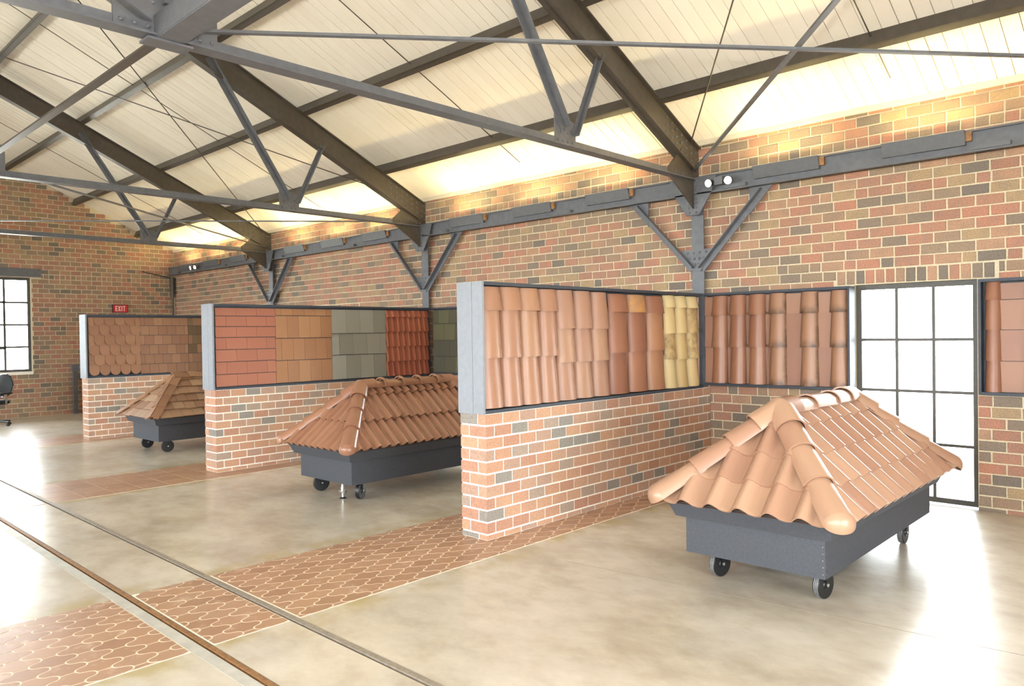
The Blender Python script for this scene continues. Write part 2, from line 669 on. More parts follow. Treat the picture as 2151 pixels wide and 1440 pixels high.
# shared lantern mesh is not possible for the cut ones; each visible tile is its own small prism
vis = sorted([c for c in cands if c[0]], key=lambda c: c[1])[:300]
visid = {id(c) for c in vis}
for s_, d_, c in vis:
    prism2(c, -0.001, 0.003).build('floor_tile', 'floor_tile', floor)
rest = MB()
for c in cands:
    if id(c) not in visid:
        a = prism2(c[2], -0.001, 0.003)
        rest.add(a.v, a.f)
o = rest.build('floor_tile_field', 'floor_tile', floor)
o['kind'] = 'stuff'
# square tiles of the two farther bands
TS = 0.3025
sq = MB().box(-TS / 2 + 0.004, TS / 2 - 0.004, -TS / 2 + 0.004, TS / 2 - 0.004, -0.001, 0.003).mesh('floor_tile', 'floor_tile')
for bi in (1, 2):
    b0, b1 = BANDS[bi]
    for s0, s1 in spans:
        yy = max(s0, -1.0) + TS / 2
        while yy < s1:
            for k in range(4):
                cx = b0 + TS * (k + 0.5)
                if yy - TS / 2 > PY_[bi] - 0.02 and PX_[bi] - PT - 0.3 < cx < PX_[bi] - 0.16:
                    continue
                if yy + TS / 2 <= s1:
                    obj('floor_tile', sq, floor, (cx, yy, 0))
                else:
                    MB().box(cx - TS / 2 + .004, cx + TS / 2 - .004, yy - TS / 2 + .004, s1 - .004, -0.001, 0.003).build('floor_tile', 'floor_tile', floor)
            yy += TS

# ------------------------------------------------------------------ brick walls
brick_cache = {}


def brick_mesh(L, H, D, mat, var):
    """one brick, front towards local -y, worn chamfered arris; origin at its centre on the wall face"""
    key = (round(L, 3), round(H, 3), round(D, 3), mat, var)
    if key in brick_cache:
        return brick_cache[key]
    rr = random.Random(int(L * 1000) * 7 + int(H * 1000) * 13 + var * 101)
    c = 0.004
    j = lambda: rr.uniform(-0.0025, 0.0025) if var else 0.0
    vs = []
    for (yy, inset) in ((0.0, c), (c, 0.0), (D, 0.0)):
        for sx, sz in ((-1, -1), (1, -1), (1, 1), (-1, 1)):
            vs.append((sx * (L / 2 - inset) + j(), yy + (j() * 0.6 if yy == 0 else 0), sz * (H / 2 - inset) + j()))
    fs = [(0, 1, 2, 3)]
    for a in (0, 4):
        for k in range(4):
            fs.append((a + k, a + 4 + k, a + 4 + (k + 1) % 4, a + (k + 1) % 4))
    me = MB().add(vs, fs).mesh('brick', mat)
    brick_cache[key] = me
    return me


def wall_bricks(parent, u0, u1, z0, z1, pitch, course, joint, D, mat, place, holes=(), top=None, headers=(), jit=0.0, limit=300, hidden=None,
                start=0.0, extra=()):
    """lay courses; place(u, z) -> (location, rotation about z). Returns nothing; the nearest visible bricks are objects, the rest one mesh"""
    items = []
    nrow = int(math.ceil((z1 - z0) / course))
    rr = random.Random(5)
    for r in range(nrow):
        zb = z0 + r * course
        zt = min(zb + course, z1)
        if zt - zb < course * 0.3:
            continue
        head = r in headers
        u = u0 - (0 if (r % 2 == 0) else pitch / 2) - start
        alt = 0
        while u < u1:
            pl = pitch
            if head == 'x' or (head and (alt % 2)):
                pl = pitch / 2 + joint / 2
            if head and headers.get(r) == 'all':
                pl = pitch / 2
            a, b = max(u, u0), min(u + pl, u1)
            u += pl
            alt += 1
            if b - a < 0.03:
                continue
            segs = [(a, b)]
            zc = (zb + zt) / 2
            for (h0, h1, k0, k1) in holes:
                if k0 < zc < k1:
                    ns = []
                    for (s, e) in segs:
                        if e <= h0 or s >= h1:
                            ns.append((s, e))
                        else:
                            if s < h0:
                                ns.append((s, h0))
                            if e > h1:
                                ns.append((h1, e))
                    segs = ns
            for s, e in segs:
                if e - s < 0.03:
                    continue
                if top and zt > min(top(s), top(e)) + 0.05:
                    continue
                L, H = e - s - joint, zt - zb - joint
                items.append(((s + e) / 2, zc, L, H, (e - s) > pitch * 0.95 or head))
    items += list(extra)
    scored = []
    for i, (uc, zc, L, H, full) in enumerate(items):
        loc, rz = place(uc, zc)
        px = pix(loc)
        ok = -20 < px[0] < 2171 and -20 < px[1] < 1460 and px[2] > 0.5 and not (hidden and hidden(uc, zc, px))
        if ok:
            scored.append((L * H / px[2] ** 2, i))
    scored.sort(reverse=True)
    sel = {i for _, i in scored[:limit]}
    rest = MB()
    for i, (uc, zc, L, H, full) in enumerate(items):
        loc, rz = place(uc, zc)
        if jit:
            loc = Vector(loc) + Vector((0, 0, rr.uniform(-jit, jit)))
        if i in sel:
            obj('brick', brick_mesh(L, H, D, mat, rr.randint(1, 4) if jit else 0), parent, loc, rz)
        else:
            me = brick_mesh(L, H, D, mat, rr.randint(1, 4) if jit else 0)
            mt = Matrix.Translation(loc) @ Matrix.Rotation(rz, 4, 'Z')
            rest.add([mt @ v.co for v in me.vertices], [tuple(p.vertices) for p in me.polygons])
    if rest.v:
        o = rest.build('brick_field', mat, parent)
        o['kind'] = 'stuff'


# openings of the long wall, one glazed door-height window in every bay
WIN_R = [(-2.790 + k * BAY, -1.689 + k * BAY) for k in (1, 0, -1, -2)]
WZ1 = 2.147
PROUD = 0.008
wb = MB()
xs = [XE - 0.3] + sorted([e for w_ in WIN_R for e in w_]) + [XN + 0.3]
for k in range(0, len(xs), 2):
    wb.box(xs[k], xs[k + 1], WY + PROUD, WY + 0.33, -0.2, 4.1)
for a, b in WIN_R:
    wb.box(a, b, WY + PROUD, WY + 0.33, WZ1, 4.1)
wall_right = struct(wb.build('wall_right', 'mortar_old'), 'long mottled brick wall with pale mortar behind the displays', 'wall')
CO = 0.1029
hd = {}
for r in range(0, 40):
    if r in (10, 16, 23, 30):
        hd[r] = 'mix'
    if r == 35:
        hd[r] = 'all'
sold = []
for a, b in WIN_R:
    n = int((b - a + 0.34) / 0.0945)
    for k in range(n):
        sold.append((a - 0.17 + 0.0945 * (k + 0.5), (2.150 + 2.300) / 2, 0.0945 - 0.015, 0.15 - 0.015, True))
holes = [(a, b, -1, 2.1495) for a, b in WIN_R] + [(a - 0.17, b + 0.17, 2.10, 2.3) for a, b in WIN_R]


def hid_r(u, z, px):
    if z < 2.13:
        return not (u > -1.69 and z < 1.1) and not (-4.4 < u < -2.78 and z < 1.08)
    return 3.27 < z < 3.49 or px[0] > 2160


wall_bricks(wall_right, XE, XN, -0.0628, 3.93, 0.234, CO, 0.0145, 0.09, 'brick_old', lambda u, z: ((u, WY, z), 0.0), holes, None, hd, 0.0012, 300, hid_r, 0.05, sold)

# end wall with its gable
GW = (2.55, 4.86, 1.01, 3.11)           # steel window in it
eb = MB()


def gable(y0, y1, z0):
    pts = [(y0, z0)] + [(y1, z0)] + [(y1, roofz(y1) + 0.05)]
    if y0 < YR < y1:
        pts.append((YR, roofz(YR) + 0.05))
    pts.append((y0, roofz(y0) + 0.05))
    eb.prism([(XE - 0.33, a, b) for a, b in pts], (0.33 - PROUD, 0, 0))


gable(YL - 0.3, GW[0], -0.2)
gable(GW[1], WY + 0.3, -0.2)
gable(GW[0], GW[1], GW[3])
eb.box(XE - 0.33, XE - PROUD, GW[0], GW[1], -0.2, GW[2])
wall_far = struct(eb.build('wall_far', 'mortar_old'), 'gable end brick wall with steel window and exit sign', 'wall')


def hid_f(u, z, px):
    return px[0] > 372 or (170 < px[0] and px[1] > 660) or u < 3.9


wall_bricks(wall_far, YL, WY, 0.0, 6.9, 0.222, 0.1065, 0.015, 0.09, 'brick_old', lambda u, z: ((XE, u, z), PI / 2),
            [(GW[0], GW[1], GW[2], GW[3]), (GW[0] - 0.2, GW[1] + 0.2, GW[3], 3.31)], roofz, {29: 'all', 18: 'mix'}, 0.0012, 300, hid_f)

# the two walls the photograph does not show, with added windows sized for the light they give
m = NT('brick_seen_from_far')
bt = m.n('ShaderNodeTexBrick')
bt.inputs['Color1'].default_value = lin('#98604a')
bt.inputs['Color2'].default_value = lin('#7c6148')
bt.inputs['Mortar'].default_value = lin('#b7a583')
bt.inputs['Scale'].default_value = 4.3
bt.inputs['Mortar Size'].default_value = 0.03
bt.inputs['Row Height'].default_value = 0.44
bt.inputs['Brick Width'].default_value = 1.0
mp = m.n('ShaderNodeMapping')
mp.inputs['Rotation'].default_value = (PI / 2, 0, 0)
m.l(m.pos(), mp.inputs[0])
m.l(mp.outputs[0], bt.inputs[0])
M['brick_flat'] = m.fin(bt.outputs[0], 0.85, 0.2)
WIN_L = [(c + 0.95, c + 4.0) for c in (TX[2] - BAY, TX[2], TX[1], TX[0])] + [(TX[3] + 0.9, TX[3] + 4.2)]
ZL0, ZL1 = 0.95, 3.35
lb = MB()
xs = [XE - 0.3] + sorted([e for w_ in WIN_L for e in w_]) + [XN + 0.3]
for k in range(0, len(xs), 2):
    lb.box(xs[k], xs[k + 1], YL - 0.33, YL, -0.2, 4.1)
for a, b in WIN_L:
    lb.box(a, b, YL - 0.33, YL, -0.2, ZL0)
    lb.box(a, b, YL - 0.33, YL, ZL1, 4.1)
wall_left = struct(lb.build('wall_left', 'brick_flat'), 'brick wall with assumed steel windows opposite the displays', 'wall')
NW = (-1.0, 3.6, 0.0, 3.0)
eb = MB()


def gable2(y0, y1, z0):
    pts = [(y0, z0), (y1, z0), (y1, roofz(y1) + 0.05)]
    if y0 < YR < y1:
        pts.append((YR, roofz(YR) + 0.05))
    pts.append((y0, roofz(y0) + 0.05))
    eb.prism([(XN, a, b) for a, b in pts], (0.33, 0, 0))


gable2(YL - 0.3, NW[0], -0.2)
gable2(NW[1], WY + 0.3, -0.2)
gable2(NW[0], NW[1], NW[3])
wall_near = struct(eb.build('wall_near', 'brick_flat'), 'gable brick wall behind the camera with an assumed wide glazed opening', 'wall')

# ------------------------------------------------------------------ windows
win_no = [0]


def window(u0, u1, z0, z1, cols, rows, place, label, bar_w=0.028, frame_w=0.052, depth=0.045, vent=None):
    """place(u, d, z) -> world; d runs from the room outwards"""
    win_no[0] += 1
    nm = 'window_%d' % win_no[0]
    root = bpy.data.objects.new(nm, None)
    COL.objects.link(root)
    struct(root, label, 'window')

    def bx(mb, a, b, d0, d1, c, e):
        vs = [place(x, y, z) for z in (c, e) for x, y in ((a, d0), (b, d0), (b, d1), (a, d1))]
        mb.add(vs, [(0, 3, 2, 1), (4, 5, 6, 7), (0, 1, 5, 4), (1, 2, 6, 5), (2, 3, 7, 6), (3, 0, 4, 7)])
        return mb
    f = MB()
    bx(f, u0, u0 + frame_w, -depth / 2, depth / 2, z0, z1)
    bx(f, u1 - frame_w, u1, -depth / 2, depth / 2, z0, z1)
    bx(f, u0 + frame_w, u1 - frame_w, -depth / 2, depth / 2, z0, z0 + frame_w)
    bx(f, u0 + frame_w, u1 - frame_w, -depth / 2, depth / 2, z1 - frame_w, z1)
    f.build('window_frame', 'window_steel', root)
    ui, uo, zi, zo = u0 + frame_w, u1 - frame_w, z0 + frame_w, z1 - frame_w
    us = [ui + (uo - ui) * k / cols for k in range(cols + 1)]
    zs = [zi + (zo - zi) * k / rows for k in range(rows + 1)]
    for x in us[1:-1]:
        bx(MB(), x - bar_w / 2, x + bar_w / 2, -0.02, 0.02, zi, zo).build('glazing_bar', 'window_steel', root)
    for z in zs[1:-1]:
        bx(MB(), ui, uo, -0.018, 0.018, z - bar_w / 2, z + bar_w / 2).build('glazing_bar', 'window_steel', root)
    for i in range(cols):
        for j in range(rows):
            bx(MB(), us[i] + 0.004, us[i + 1] - 0.004, -0.003, 0.003, zs[j] + 0.004, zs[j + 1] - 0.004).build('pane', 'glass', root)
    if vent:
        va, vb, vc, ve = vent
        f = MB()
        for q in ((va, va + .035, vc, ve), (vb - .035, vb, vc, ve), (va, vb, vc, vc + .035), (va, vb, ve - .035, ve)):
            bx(f, q[0], q[1], -0.035, -0.005, q[2], q[3])
        f.build('vent_sash', 'window_steel', root)
    return root


lab = {
       1: 'tall floor-length window in the bay behind the camera side of the wall',
       2: 'tall floor-length window hidden behind the near partition',
       3: 'tall floor-length window hidden behind the middle partition'}
for k, (a, b) in zip((1, 0, 2, 3), WIN_R):
    if k == 0:
        lb_ = 'tall white-lit window down to the floor behind the near roof display'
    else:
        lb_ = lab[k]
    window(a, b, 0.01, WZ1, 3, 4, lambda u, d, z: (u, WY + 0.10 + d, z), lb_)
ow = window(GW[0], GW[1], GW[2], GW[3], 5, 4, lambda u, d, z: (XE - 0.12 - d, u, z), 'steel-framed window in the far gable wall above the office chair', 0.042, 0.06,
            vent=(GW[1] - 0.05 - 0.44 * 3, GW[1] - 0.05 - 0.44, 1.52, 2.58))
MB().box(XE - 0.1, XE + 0.035, GW[0] - 0.2, 5.05, 3.125, 3.31).build('lintel', 'steel', ow)
MB().box(XE - 0.3, XE + 0.02, GW[0], GW[1], GW[2] - 0.06, GW[2] + 0.005).build('window_sill', 'mortar_new', ow)
for k, (a, b) in enumerate(WIN_L):
    window(a, b, ZL0, ZL1, 5, 4, lambda u, d, z: (u, YL - 0.12 - d, z), 'assumed unseen steel window of the opposite wall, number %d from the far gable' % (k + 1))
window(NW[0], NW[1], 0.01, NW[3], 8, 4, lambda u, d, z: (XN + 0.12 + d, u, z), 'assumed unseen wide glazed front behind the camera')
# daylight portals in the openings
for a, b in WIN_R:
    light('daylight_portal', 'AREA', ((a + b) / 2, WY + 0.3, WZ1 / 2), 1, (1, 1, 1), b - a, WZ1, (-PI / 2, 0, 0), True)
for a, b in WIN_L:
    light('daylight_portal', 'AREA', ((a + b) / 2, YL - 0.3, (ZL0 + ZL1) / 2), 1, (1, 1, 1), b - a, ZL1 - ZL0, (PI / 2, 0, 0), True)
light('daylight_portal', 'AREA', (XE - 0.3, (GW[0] + GW[1]) / 2, (GW[2] + GW[3]) / 2), 1, (1, 1, 1), GW[3] - GW[2], GW[1] - GW[0], (0, -PI / 2, 0), True)
light('daylight_portal', 'AREA', (XN + 0.3, (NW[0] + NW[1]) / 2, NW[3] / 2), 1, (1, 1, 1), NW[3], NW[1] - NW[0], (0, PI / 2, 0), True)
g = MB().add([(-70, -60, -0.25), (60, -60, -0.25), (60, 70, -0.25), (-70, 70, -0.25)], [(0, 1, 2, 3)]).build('ground', 'ground')
struct(g, 'pale paving outside the building', 'ground')

# ------------------------------------------------------------------ ceiling
cb = MB()
for ya, yb in ((WY + 0.3, YR), (YR, YL - 0.3)):
    za = roofz(ya) + 0.035
    zb = roofz(yb) + 0.035
    cb.add([(XE - 0.3, ya, za), (XN + 0.3, ya, za), (XN + 0.3, yb, zb), (XE - 0.3, yb, zb),
            (XE - 0.3, ya, za + 0.15), (XN + 0.3, ya, za + 0.15), (XN + 0.3, yb, zb + 0.15), (XE - 0.3, yb, zb + 0.15)],
           [(0, 3, 2, 1), (4, 5, 6, 7), (0, 1, 5, 4), (1, 2, 6, 5), (2, 3, 7, 6), (3, 0, 4, 7)])
ceiling = struct(cb.build('ceiling', 'deck'), 'pitched ceiling of white painted boards', 'ceiling')
BW = 0.140
cosr = math.cos(math.atan(SL))


def board(x0, x1, ya, yb, dz):
    vs = []
    for y_ in (ya, yb):
        z_ = roofz(y_) if y_ != YR else roofz(YR)
        for x_ in (x0, x1):
            vs += [(x_, y_, z_ + dz), (x_, y_, z_ + 0.03)]
    return MB().add(vs, [(0, 2, 6, 4), (1, 5, 7, 3), (0, 4, 5, 1), (2, 3, 7, 6), (0, 1, 3, 2), (4, 6, 7, 5)])


x = XE
k = 0
rb = random.Random(3)
far = MB()
while x < XN:
    g0 = rb.choice((0.003, 0.004, 0.006, 0.009))
    dz = rb.uniform(-0.002, 0.003)
    x1 = min(x + BW, XN)
    if rb.random() < 0.3:
        ym = rb.uniform(3.0, 7.6)
        board(x + g0 / 2, x1 - g0 / 2, WY, ym + 0.0015, dz).build('ceiling_board', 'ceiling', ceiling)
        board(x + g0 / 2, x1 - g0 / 2, ym - 0.0015, YR, rb.uniform(-0.002, 0.003)).build('ceiling_board', 'ceiling', ceiling)
    else:
        board(x + g0 / 2, x1 - g0 / 2, WY, YR, dz).build('ceiling_board', 'ceiling', ceiling)
    b_ = board(x + g0 / 2, x1 - g0 / 2, YL, YR, dz)
    far.add(b_.v, b_.f)
    x += BW
    k += 1
o = far.build('ceiling_board_field', 'ceiling', ceiling)
o['kind'] = 'stuff'
tr = MB().box(XE, XN, WY - 0.03, WY - 0.002, EZ - 0.045, EZ + 0.012).build('trim_1', 'white_trim')
struct(tr, 'thin pale strip where the ceiling boards meet the long brick wall', 'trim')

# ------------------------------------------------------------------ steel roof frame
TN = ['nearest to the camera, ending above the barrel tile partition', 'second, ending above the partition of coloured flat tiles',
      'farthest one, ending above the fish-scale tile partition', 'overhead beside the camera']
CH = 3.445      # underside of the bottom chord


def tee(p, q, flange, stem, th=0.012, name='', mat='steel', parent=None, upv=(0, 0, 1)):
    mb = MB()
    mb.bar(p, q, flange, th, upv, 0, th / 2)
    mb.bar(p, q, th * 1.6, stem, upv, 0, th + stem / 2)
    return mb.build(name, mat, parent)


def truss(c, label):
    t = thing('roof_truss', label, 'roof truss', (c, 0, 0))
    for sgn in (1, -1):
        Y = lambda y_: y_ if sgn == 1 else 2 * YR - y_
        # rafter: web plate with flange angles, following the slope under the purlins
        off = -0.145
        p = Vector((0, Y(7.93), roofz(7.93) + off))
        q = Vector((0, Y(YR), roofz(YR) + off))
        mb = MB()
        mb.bar(p, q, 0.02, 0.30, (0, 0, 1), 0, -0.15)
        mb.bar(p, q, 0.13, 0.014, (0, 0, 1), 0, -0.007)
        mb.bar(p, q, 0.13, 0.014, (0, 0, 1), 0, -0.293)
        mb.build('rafter', 'steel_brown', t)
        # webs
        rv = MB()
        for (a, b, wd) in (((5.62, CH + 0.13), (6.04, roofz(6.04) - 0.40), 0.05), ((5.47, CH + 0.16), (4.38, roofz(4.38) - 0.33), 0.075)):
            mb = MB()
            mb.bar((0.02, Y(a[0]), a[1]), (0.02, Y(b[0]), b[1]), 0.012, wd, (0, 1, 0))
            mb.bar((0.02 + wd / 2, Y(a[0]), a[1]), (0.02 + wd / 2, Y(b[0]), b[1]), wd, 0.012, (0, 1, 0), 0, wd / 2)
            mb.build('web_brace', 'steel', t)
        y0, y1 = Y(5.36), Y(5.66)
        MB().prism([(0.0, y0, CH + 0.01), (0.0, y1, CH + 0.01), (0.0, y1, CH + 0.24), (0.0, y0, CH + 0.30)], (0.014, 0, 0)).build('gusset_plate', 'steel', t)
        for k in range(4):
            rv.dome((0.016, Y(5.40 + 0.07 * k), CH + 0.05), (1, 0, 0), 0.014)
            rv.dome((0.016, Y(5.44 + 0.05 * k), CH + 0.13 + 0.03 * (k % 2)), (1, 0, 0), 0.014)
        # heel plate in the plane of the truss
        MB().prism([(0.0, Y(7.30), CH + 0.01), (0.0, Y(7.90), CH - 0.36), (0.0, Y(7.96), CH - 0.36), (0.0, Y(7.96), CH + 0.42), (0.0, Y(7.62), CH + 0.36), (0, Y(7.30), CH + 0.09)],
                   (0.016, 0, 0)).build('heel_plate', 'steel_brown', t)
        for k in range(7):
            f = k / 6
            ya = 7.88 - 0.62 * f
            for dd in (0.07, 0.15, 0.23):
                rv.dome((0.02, Y(ya), roofz(ya) + off - dd), (1, 0, 0), 0.016)
            rv.dome((0.02, Y(7.93), CH - 0.32 + 0.11 * k), (1, 0, 0), 0.016)
            rv.dome((0.02, Y(7.36 + 0.08 * k), CH + 0.055), (1, 0, 0), 0.012)
        rv.build('rivets', 'steel', t)['kind'] = 'stuff'
    tee((0, 7.93, CH), (0, 2 * YR - 7.93, CH), 0.12, 0.065, 0.012, 'bottom_chord', 'steel', t)
    MB().prism([(0.0, YR - 0.30, CH + 0.01), (0.0, YR + 0.30, CH + 0.01), (0.0, YR + 0.30, CH + 0.27), (0, YR + 0.12, CH + 0.62), (0, YR - 0.12, CH + 0.62), (0.0, YR - 0.30, CH + 0.27)],
               (0.016, 0, 0)).build('centre_gusset', 'steel', t)
    MB().bar((0.03, YR, CH + 0.2), (0.03, YR, roofz(YR) - 0.3), 0.06, 0.06, (0, 1, 0)).build('hanger', 'steel', t)
    rv = MB()
    for k in range(8):
        rv.dome((0.018, YR - 0.26 + 0.075 * k, CH + 0.055), (1, 0, 0), 0.014)
        rv.dome((0.018, YR - 0.2 + 0.06 * k, CH + 0.2 + 0.05 * (k % 2)), (1, 0, 0), 0.014)
        rv.dome((-0.03 + 0.03 * (k % 3), YR - 0.1 + 0.03 * k, CH - 0.001), (0, 0, -1), 0.012)
    rv.build('rivets', 'steel', t)['kind'] = 'stuff'
    return t


for c, n in zip(TX, TN):
    truss(c, 'dark riveted steel roof truss, ' + n)

CN = ['behind the barrel tile partition', 'behind the partition of coloured flat tiles', 'behind the fish-scale tile partition', 'in the bay beside the camera']


def column(c, label):
    t = thing('steel_column', label, 'column', (c, WY, 0))
    mb = MB()
    mb.box(-0.078, 0.078, -0.085, -0.07, 0, 3.5)
    mb.box(-0.012, 0.012, -0.07, -0.012, 0, 3.5)
    mb.build('post', 'steel', t)
    fy = -0.19
    MB().prism([(-0.30, fy, 3.47), (0.30, fy, 3.47), (0.24, fy, 3.29), (0.085, fy, 3.05), (-0.085, fy, 3.05), (-0.24, fy, 3.29)], (0, 0.014, 0)).build('head_gusset', 'steel', t)
    rv = MB()
    for k in range(8):
        for sx in (-0.045, 0.045):
            rv.dome((sx, fy - 0.001, 3.08 + 0.052 * k), (0, -1, 0), 0.016)
    for sgn in (-1, 1):
        p, q = (sgn * 0.83, -0.10, 3.24), (sgn * 0.06, -0.10, 2.42)
        mb = MB()
        mb.bar(p, q, 0.012, 0.075, (0, -1, 0) if False else (sgn * 1, 0, 1))
        mb.bar(p, q, 0.075, 0.012, (sgn * 1, 0, 1), 0.03 * sgn, -0.032)
        mb.build('knee_brace', 'steel', t)
        MB().prism([(sgn * 0.66, -0.108, 3.285), (sgn * 0.93, -0.108, 3.285), (sgn * 0.66, -0.108, 2.99)], (0, 0.012, 0)).build('brace_plate', 'steel', t)
    MB().prism([(-0.21, -0.112, 2.655), (0.21, -0.112, 2.655), (0.05, -0.112, 2.40), (-0.05, -0.112, 2.40)], (0, 0.012, 0)).build('foot_gusset', 'steel', t)
    for k in range(3):
        for sx in (-0.12, -0.04, 0.04, 0.12):
            if abs(sx) < 0.19 - 0.055 * k:
                rv.dome((sx * (1 - 0.2 * k), -0.113, 2.62 - 0.07 * k), (0, -1, 0), 0.017)
    rv.build('rivets', 'steel', t)['kind'] = 'stuff'


for c, n in zip(TX, CN):
    column(c, 'dark steel wall column with V-shaped knee braces ' + n)

# beam along the wall
bm_ = thing('eave_beam', 'long dark steel channel beam running along the brick wall', 'beam', (0, WY, 0))
mb = MB()
mb.box(XE + 0.03, XN - 0.03, -0.13, -0.10, 3.282, 3.486)
mb.box(XE + 0.03, XN - 0.03, -0.19, -0.10, 3.282, 3.297)
mb.box(XE + 0.03, XN - 0.03, -0.165, -0.10, 3.474, 3.488)
mb.build('channel', 'steel', bm_)
for k in range(10):
    xa = XE + 0.4 + k * 2.478
    MB().box(xa, xa + 0.3, -0.194, -0.10, 3.30, 3.34).build('splice_plate', 'steel', bm_)

# uplights on the beam
ORD = ['first', 'second', 'third']
BAYN = ['between the near and middle truss', 'between the middle and far truss', 'beside the far gable wall', 'above the floor-length window']
for bi, c0 in enumerate((TX[1], TX[2], TX[2] - BAY, TX[0])):
    for k, (a, b) in enumerate(((0.745, 1.455), (2.07, 2.78), (3.39, 4.06))):
        xa, xb = c0 + a, c0 + b
        if xa < XE + 0.2:
            continue
        t = thing('uplight', '%s grey trough uplight on the wall beam %s' % (ORD[k], BAYN[bi]), 'light fixture', ((xa + xb) / 2, WY, 3.36), 0, 'warm uplights on the eave beam')
        L = (xb - xa) / 2
        mb = MB()
        mb.prism([(-L, -0.215, 0.130), (-L, -0.207, 0.130), (-L, -0.160, 0.02), (-L, -0.132, 0.02), (-L, -0.132, 0.0), (-L, -0.168, 0.0)], (2 * L, 0, 0))
        for e_ in (-L, L - 0.004):
            mb.prism([(e_, -0.207, 0.130), (e_, -0.132, 0.120), (e_, -0.132, 0.02), (e_, -0.160, 0.02)], (0.004, 0, 0))
        mb.build('trough', 'patch', t)
        MB().box(-L + 0.03, L - 0.03, -0.175, -0.150, 0.06, 0.085).build('lamp_tube', 'warm_tube', t)
        MB().box(L, L + 0.05, -0.17, -0.132, 0.03, 0.115).build('end_bracket', 'rust', t)
        lt = light('uplight_lamp', 'AREA', (0, -0.17, 0.13), UPLIGHT, (1.0, 0.79, 0.36), 2 * L, 0.05, (PI, 0, 0))
        lt.parent = t
        lt.rotation_euler = (PI + 0.55, 0, 0)

# emergency lamps
for nm, cx, label in ((0, -4.16, 'twin-head emergency lamp on the wall beam beside the near column'), (1, -17.75, 'small twin-head emergency lamp on the wall beam near the far corner')):
    t = thing('emergency_light', label, 'emergency light', (cx, WY - 0.2, 3.385))
    MB().box(-0.05, 0.05, -0.05, 0.012, -0.04, 0.05).build('body', 'steel', t)
    for sx in (-0.105, 0.12):
        h = MB().lathe((sx, -0.01, 0.0), (0.15 * (1 if sx > 0 else -1), -1, -0.25), [(0.02, -0.02), (0.038, 0.0), (0.045, 0.05), (0.046, 0.06)], 14).build('lamp_head', 'steel_brown', t, True)
        a = Vector((0.15 * (1 if sx > 0 else -1), -1, -0.25)).normalized()
        MB().lathe(Vector((sx, -0.01, 0.0)) + a * 0.0605, a, [(0.043, 0.0), (0.036, 0.008), (0.012, 0.013)], 14).build('lens', 'bulb', h, True)
    MB().bar((-0.1, -0.01, 0), (0.12, -0.01, 0), 0.014, 0.014).build('arm', 'steel', t)

# purlins
PN = ['lowest', 'second', 'third', 'fourth', 'top']
for k, yp in enumerate((7.13, 5.77, 4.44, 3.12, 2.05)):
    for sgn in (1, -1):
        y_ = yp if sgn == 1 else 2 * YR - yp
        t = thing('roof_purlin', '%s dark steel purlin up the ceiling from the %s wall' % (PN[k], 'long brick' if sgn == 1 else 'opposite'), 'purlin', (0, y_, roofz(yp)))
        nrm = Vector((0, SL * sgn, 1)).normalized()
        dn = Vector((0, sgn, -SL)).normalized()
        p, q = Vector((XE + 0.01, 0, 0)), Vector((XN - 0.01, 0, 0))
        mb = MB()
        mb.bar(p, q, 0.014, 0.145, nrm, 0, -0.0725)
        mb.bar(p, q, 0.075, 0.012, nrm, -0.035, -0.006)
        mb.bar(p, q, 0.075, 0.012, nrm, -0.035, -0.139)
        mb.build('channel', 'steel_brown', t)
        for c in TX:
            MB().bar((c - 0.14, 0, 0), (c + 0.14, 0, 0), 0.05, 0.10, nrm, -0.04, -0.075).build('cleat', 'steel', t)

# beam down the middle at chord level
t = thing('tie_beam', 'dark steel strut joining the truss centres down the middle of the hall', 'beam', (0, YR, CH + 0.005))
MB().bar((TX[0] - 0.05, 0, 0), (XN - 0.01, 0, 0), 0.15, 0.014, (0, 0, 1), 0.0, -0.012).bar((TX[0] - 0.05, 0, 0), (XN - 0.01, 0, 0), 0.016, 0.13, (0, 0, 1), 0.07, 0.055).build('angle_bar', 'steel', t)
MB().bar((XE + 0.01, 0, 0), (TX[0] - 0.06, 0, 0), 0.06, 0.012, (0, 0, 1), 0.02, 0.012).bar((XE + 0.01, 0, 0), (TX[0] - 0.06, 0, 0), 0.012, 0.06, (0, 0, 1), -0.01, 0.045).build('angle_bar', 'steel_brown', t)  # the far stretch's unlit look is put in with the darker steel
MB().box(TX[0] - 0.065, TX[0] + 0.065, -0.13, 0.13, -0.033, -0.02).build('joint_plate', 'steel', t)
MB().box(TX[1] - 0.065, TX[1] + 0.065, -0.13, 0.13, -0.033, -0.02).build('joint_plate', 'steel', t)


def rod(p, q, r, label, mat='steel', name='brace_rod', flat=False):
    p, q = Vector(p), Vector(q)
    mb = MB()
    if flat:
        mb.bar(p, q, r * 2.6, r * 1.2)
    else:
        mb.tube(p, q, r, 8)
    mb.v = [tuple(Vector(v) - p) for v in mb.v]
    return tag(mb.build(name, mat, None, False, p), label, 'brace rod')


